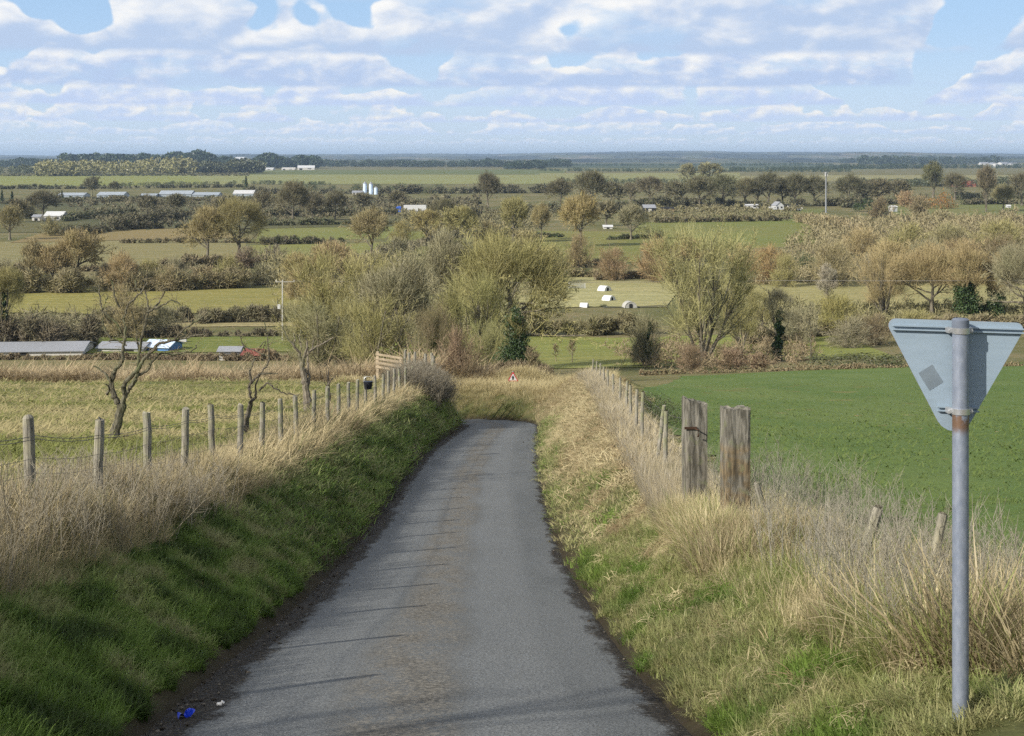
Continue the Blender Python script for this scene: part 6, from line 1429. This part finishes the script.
# green foot grass right beside the sign and weeds
# crop rows near, and pasture
rng = np.random.RandomState(9); n_ = 26000; Y = 9 * (110 / 9) ** (rng.rand(n_) ** 1.15); lft = np.interp(Y, [3, 12, 17, 30, 60, 110], [5.0, 3.7, 3.1, 3.5, 4.7, 12]); X = lft + (Y * .37 + .8 - lft) * rng.rand(n_)
nz = fbm(X * .7, Y * .7, 3)
scatter('crop_leaves', 'young green crop blades in the field', finish(X, Y), .6 + .7 * rng.rand(n_), lerpc((.09, .142, .033), (.125, .17, .046), nz), G_CROP, 10, wide=np.clip(Y / 12, 1, 3.0))
rng = np.random.RandomState(10); n_ = 24000; Y = 12 * (88 / 12) ** rng.rand(n_); rgt = np.interp(Y, [0, 13.6, 28, 50, 75, 90], [-4.7, -5.1, -5.5, -5.4, -4.9, -5.5]); X = rgt - (Y * .37 + 1.0 + rgt) * rng.rand(n_)
nz = fbm(X * .12 + 4, Y * .5 + 8, 4); keep = X < rgt; X, Y, nz = X[keep], Y[keep], nz[keep]
scatter('pasture_grass', 'short tussocky yellow green grass of the pasture', finish(X, Y), .55 + .6 * rng.rand(len(X)), lerpc((.19, .21, .06), (.40, .345, .175), sstep(nz, .35, .65)), G_GREEN, 11, wide=np.clip(Y / 12, 1, 3.4))
# reed bank beyond the pasture crest
rng = np.random.RandomState(11); n_ = 10000; Y = 86 + 8 * rng.rand(n_); X = -1.5 - 36 * rng.rand(n_); nz = fbm(X * .35 + 4, Y * .2 + 8, 3); Z = np.column_stack([X, Y, height(X, Y) - .02])
hh = 1.6 + 2.2 * sstep(nz, .3, .7) * rng.rand(n_)
scatter('dry_reeds', 'tussocks of tall brown dead reeds beyond the pasture', Z, hh, lerpc((.55, .45, .28), (.34, .26, .155), sstep(nz + .3 * rng.rand(n_), .45, .95)), G_STRAW, 12, .2, wide=1.6 + 0 * hh)
# bank at the bend
rng = np.random.RandomState(12); n_ = 20000; Y = 75.5 + 14 * rng.rand(n_); X = -9 + 15 * rng.rand(n_); s2_, d2_, z2_, h2_ = road_near(X, Y); keep = (d2_ > h2_ + .15); X, Y = X[keep], Y[keep]; e_ = (d2_ - h2_)[keep]
scatter('bank_grass', 'long grass on the bank facing the lane bend', finish(X, Y), .75 + .8 * sstep(e_, .8, 3.5) * rng.rand(len(X)), lerpc((.055, .085, .018), (.52, .44, .24), sstep(e_ + rng.rand(len(X)) * .8 + 1.2 * (fbm(X * .7, Y * .4, 2) - .5), .8, 2.3)), G_STRAW, 13, .15, wide=1.1 + 0 * X)
rng = np.random.RandomState(13); n_ = 6500; Y = 70 + 16 * rng.rand(n_); X = 1.2 + 5.5 * rng.rand(n_); s2_, d2_, z2_, h2_ = road_near(X, Y); keep = (d2_ > h2_ + .15); X, Y = X[keep], Y[keep]; nz = fbm(X, Y, 3)
scatter('bank_grass', 'brown dead grass and bracken on the inside crest above the bend', finish(X, Y), .35 + .5 * rng.rand(len(X)), lerpc((.44, .36, .21), (.26, .15, .08), sstep(nz + .035 * (Y - 76), .45, .7)), G_STRAW, 14, .12, wide=1.0 + 0 * X)
rng = np.random.RandomState(14); n_ = 2600; Y = 64 + 14 * rng.rand(n_); X = -3.2 - 1.9 * rng.rand(n_)
scatter('dry_weeds', 'grey tangled dead stems crowning the left bank by the bend', finish(X, Y), .8 + .5 * rng.rand(n_), lerpc((.38, .35, .28), (.25, .21, .14), rng.rand(n_)), G_WEED, 15, .3, wide=2.0 + 0 * X)
# clods and leaves on the lane edges
def clods():
    rng = np.random.RandomState(15); n_ = 2600; side = rng.choice([-1, 1], n_, p=[.62, .38]); Y = 6 * (45 / 6) ** rng.rand(n_); i = np.searchsorted(rp[:, 1][:250], Y).clip(0, 249)
    dd = np.abs(rng.normal(size=n_)) * .16 - .05; X = rp[i, 0] + side * (rp[i, 3] - dd); z = rp[i, 2] + .01
    s = .004 + .016 * rng.rand(n_) ** 3 + .004 * (Y / 20)
    oc_ = np.array([(1, 0, 0), (-1, 0, 0), (0, 1, 0), (0, -1, 0), (0, 0, .6), (0, 0, -.6)]); fc = np.array([(0, 2, 4), (2, 1, 4), (1, 3, 4), (3, 0, 4), (2, 0, 5), (1, 2, 5), (3, 1, 5), (0, 3, 5)])
    V = (oc_[None] * (.6 + .8 * rng.rand(n_, 6, 1)) * s[:, None, None] + np.column_stack([X, Y, z])[:, None]).reshape(-1, 3); Fq = (fc[None] + (np.arange(n_) * 6)[:, None, None]).reshape(-1, 3)
    mm, q = mat('earth_clods'); g = q.n('ShaderNodeNewGeometry'); q.bsdf(q.mix(q.ramp(g.outputs['Random Per Island'], .5, 1), (.035, .027, .018), (.16, .14, .11)), .95)
    o = put('earth_crumbs', mesh_np('earth_crumbs', V, [Fq]), mm); tag(o, 'crumbs of earth and small stones along the lane edges', kind='stuff')
clods()

# ------------------------------------------------------------------ light, sky, air, camera
EL, SX, SY = R(30), -.79, -.61
sdir = Vector((SX * math.cos(EL), SY * math.cos(EL), math.sin(EL))).normalized()
sl_ = bpy.data.lights.new('sun', 'SUN'); sl_.energy = 4.8; sl_.angle = R(.55); sl_.color = (1, .94, .84)
so = bpy.data.objects.new('sun', sl_); COL.objects.link(so); so.rotation_euler = sdir.to_track_quat('Z', 'Y').to_euler()
wd = bpy.data.worlds.new('World'); SC.world = wd; wd.use_nodes = True; n = NT(wd.node_tree)
sk = n.n('ShaderNodeTexSky'); sk.sky_type = 'NISHITA'; sk.sun_disc = False; sk.sun_elevation = EL; sk.sun_rotation = math.atan2(SX, SY); sk.altitude = 100; sk.air_density = 1; sk.dust_density = .6; sk.ozone_density = 2.5
STRN = .078
tc = n.n('ShaderNodeTexCoord'); sp = n.n('ShaderNodeSeparateXYZ', i0=tc.outputs['Generated']); X_, Y_, Z_ = sp.outputs
el = n.m('DIVIDE', Z_, n.m('SQRT', n.m('ADD', n.m('MULTIPLY', X_, X_), n.m('MULTIPLY', Y_, Y_)))); az = n.m('ARCTAN2', X_, Y_)
blue = n.mix(n.ramp(el, .0, .11), (6.6, 8.1, 9.9), (4.4, 6.7, 9.9))
col = n.mix(n.ramp(el, .35, .05, 0, .85), sk.outputs[0], blue)
def layer(col, tb, seed, thr, amp, bright, grey, sx=1.0, sharp=.10, op=1.0, top=.62):
    # one row of cumulus seen from below and afar: flat base at elevation tb, heaped top
    s = n.m('DIVIDE', az, tb); h = n.m('SUBTRACT', n.m('DIVIDE', el, tb), 1.0)
    ss = n.m('MULTIPLY', s, sx)
    big = n.noise(n.n('ShaderNodeCombineXYZ', i0=ss, i1=n.m('MULTIPLY', h, .7), i2=seed * .7), 1.0, 3, .5)
    dx = n.m('MULTIPLY', s, .62)
    puf = n.noise(n.n('ShaderNodeCombineXYZ', i0=n.m('MULTIPLY', dx, 2.2), i1=n.m('MULTIPLY', h, 2.6), i2=seed), 1.0, 8, .58, .25)
    tophgt = n.m('MULTIPLY', n.ramp(big, thr + .03, thr + .27, 0, 1, False), top)          # height of the heap at this place
    base = n.m('MULTIPLY', n.m('SUBTRACT', puf, .5), .10)
    d1 = n.m('SUBTRACT', n.m('ADD', tophgt, n.m('MULTIPLY', n.m('SUBTRACT', puf, .5), amp)), h)   # inside below the top
    d2 = n.m('ADD', h, n.m('ADD', base, .02))                                                      # inside above the base
    hole = n.ramp(n.noise(n.n('ShaderNodeCombineXYZ', i0=n.m('MULTIPLY', s, .8), i1=n.m('MULTIPLY', h, 2.4), i2=seed + 31.0), 1.0, 4, .6), .38, .50, .55, 1)
    al = n.m('MULTIPLY', n.m('MULTIPLY', n.m('MULTIPLY', n.ramp(d1, .0, sharp), hole), n.ramp(d2, -.04, .05)), n.m('MULTIPLY', n.ramp(tophgt, .0, .22), op))
    p2 = n.noise(n.n('ShaderNodeCombineXYZ', i0=n.m('ADD', n.m('MULTIPLY', dx, 2.2), -.16), i1=n.m('ADD', n.m('MULTIPLY', h, 2.6), .28), i2=seed), 1.0, 3, .5, .15)
    lit = n.m('ADD', n.m('SUBTRACT', n.m('MULTIPLY', n.m('DIVIDE', h, n.m('ADD', tophgt, .12)), .85), .12), n.m('MULTIPLY', n.m('SUBTRACT', puf, p2), 1.9))
    lit = n.ramp(lit, -.14, .74)
    return n.mix(al, col, n.mix(lit, grey, bright))
col = layer(col, .0085, 3.1, .30, .30, (8.8, 9.2, 9.8), (6.6, 7.8, 9.8), .45, .16, .7)
col = layer(col, .0150, 11.7, .30, .34, (9.5, 9.5, 9.6), (6.2, 7.5, 9.6), .45, .13, .85, .8)
col = layer(col, .0235, 23.2, .32, .36, (9.9, 9.7, 9.2), (6.0, 7.2, 9.5), .5, .10, .95, .8)
col = layer(col, .0345, 29.9, .34, .40, (9.9, 9.8, 9.4), (5.7, 6.9, 9.4), .5, .08, .95, .75)
col = layer(col, .0470, 37.4, .31, .40, (9.9, 9.85, 9.7), (5.1, 6.4, 8.8), .6, .09, 1, .8)
col = layer(col, .0690, 52.9, .315, .40, (10, 9.95, 9.8), (5.1, 6.4, 8.6), .6, .09, 1, 1.0)
col = layer(col, .1080, 68.3, .33, .55, (9.8, 9.8, 9.7), (5.3, 6.6, 8.7), .8, .10)
pc = n.n('ShaderNodeCombineXYZ', i0=n.m('DIVIDE', X_, n.m('ADD', Z_, .15)), i1=n.m('DIVIDE', Y_, n.m('ADD', Z_, .15)), i2=4.0)
over = n.noise(pc, .9, 4, .6)
col = n.mix(n.m('MULTIPLY', n.ramp(over, .44, .58), n.ramp(el, .14, .30)), col, (8.8, 8.9, 9.3))
bg = n.n('ShaderNodeBackground', Color=n.mix(n.ramp(Z_, -.02, -.0), (1.2, 1.3, 1.2), col), Strength=STRN)
ow_ = n.t.nodes.new('ShaderNodeOutputWorld'); n.t.links.new(bg.outputs[0], ow_.inputs[0])

hb = MB(); hb.box((0, 12000, 5), (34000, 29000, 150))
hzm = bpy.data.materials.new('air'); hzm.use_nodes = True; q = NT(hzm.node_tree); vl = q.t.nodes.new('ShaderNodeVolumePrincipled'); vl.inputs['Color'].default_value = (.55, .74, 1, 1); vl.inputs['Density'].default_value = 6e-5; vl.inputs['Anisotropy'].default_value = .2
oo = q.t.nodes.new('ShaderNodeOutputMaterial'); q.t.links.new(vl.outputs[0], oo.inputs['Volume'])
HAZE = True
if HAZE:
    hz = hb.build('haze', hzm); tag(hz, 'thin blue haze over the vale', kind='stuff')

cd = bpy.data.cameras.new('camera'); cam = bpy.data.objects.new('camera', cd); COL.objects.link(cam); SC.camera = cam
cam.location = (0, 0, 0); cam.rotation_euler = (R(90), 0, 0); cd.sensor_width = 36; cd.lens = F * 36 / 1024; cd.shift_y = -(368 - HY) / 1024; cd.clip_start = .05; cd.clip_end = 60000
SC.view_settings.view_transform = 'Standard'; SC.view_settings.look = 'None'; SC.view_settings.exposure = .35; SC.view_settings.gamma = 1; SC.view_settings.use_curve_mapping = False
SC.world.cycles.sampling_method = 'NONE'; SC.cycles.use_adaptive_sampling = True; SC.cycles.adaptive_threshold = .018; SC.cycles.adaptive_min_samples = 24; SC.cycles.use_denoising = False; SC.cycles.volume_bounces = 0; SC.cycles.max_bounces = 4; SC.cycles.diffuse_bounces = 2; SC.cycles.transmission_bounces = 2; SC.cycles.transparent_max_bounces = 4
SC.cycles.sample_clamp_indirect = 6
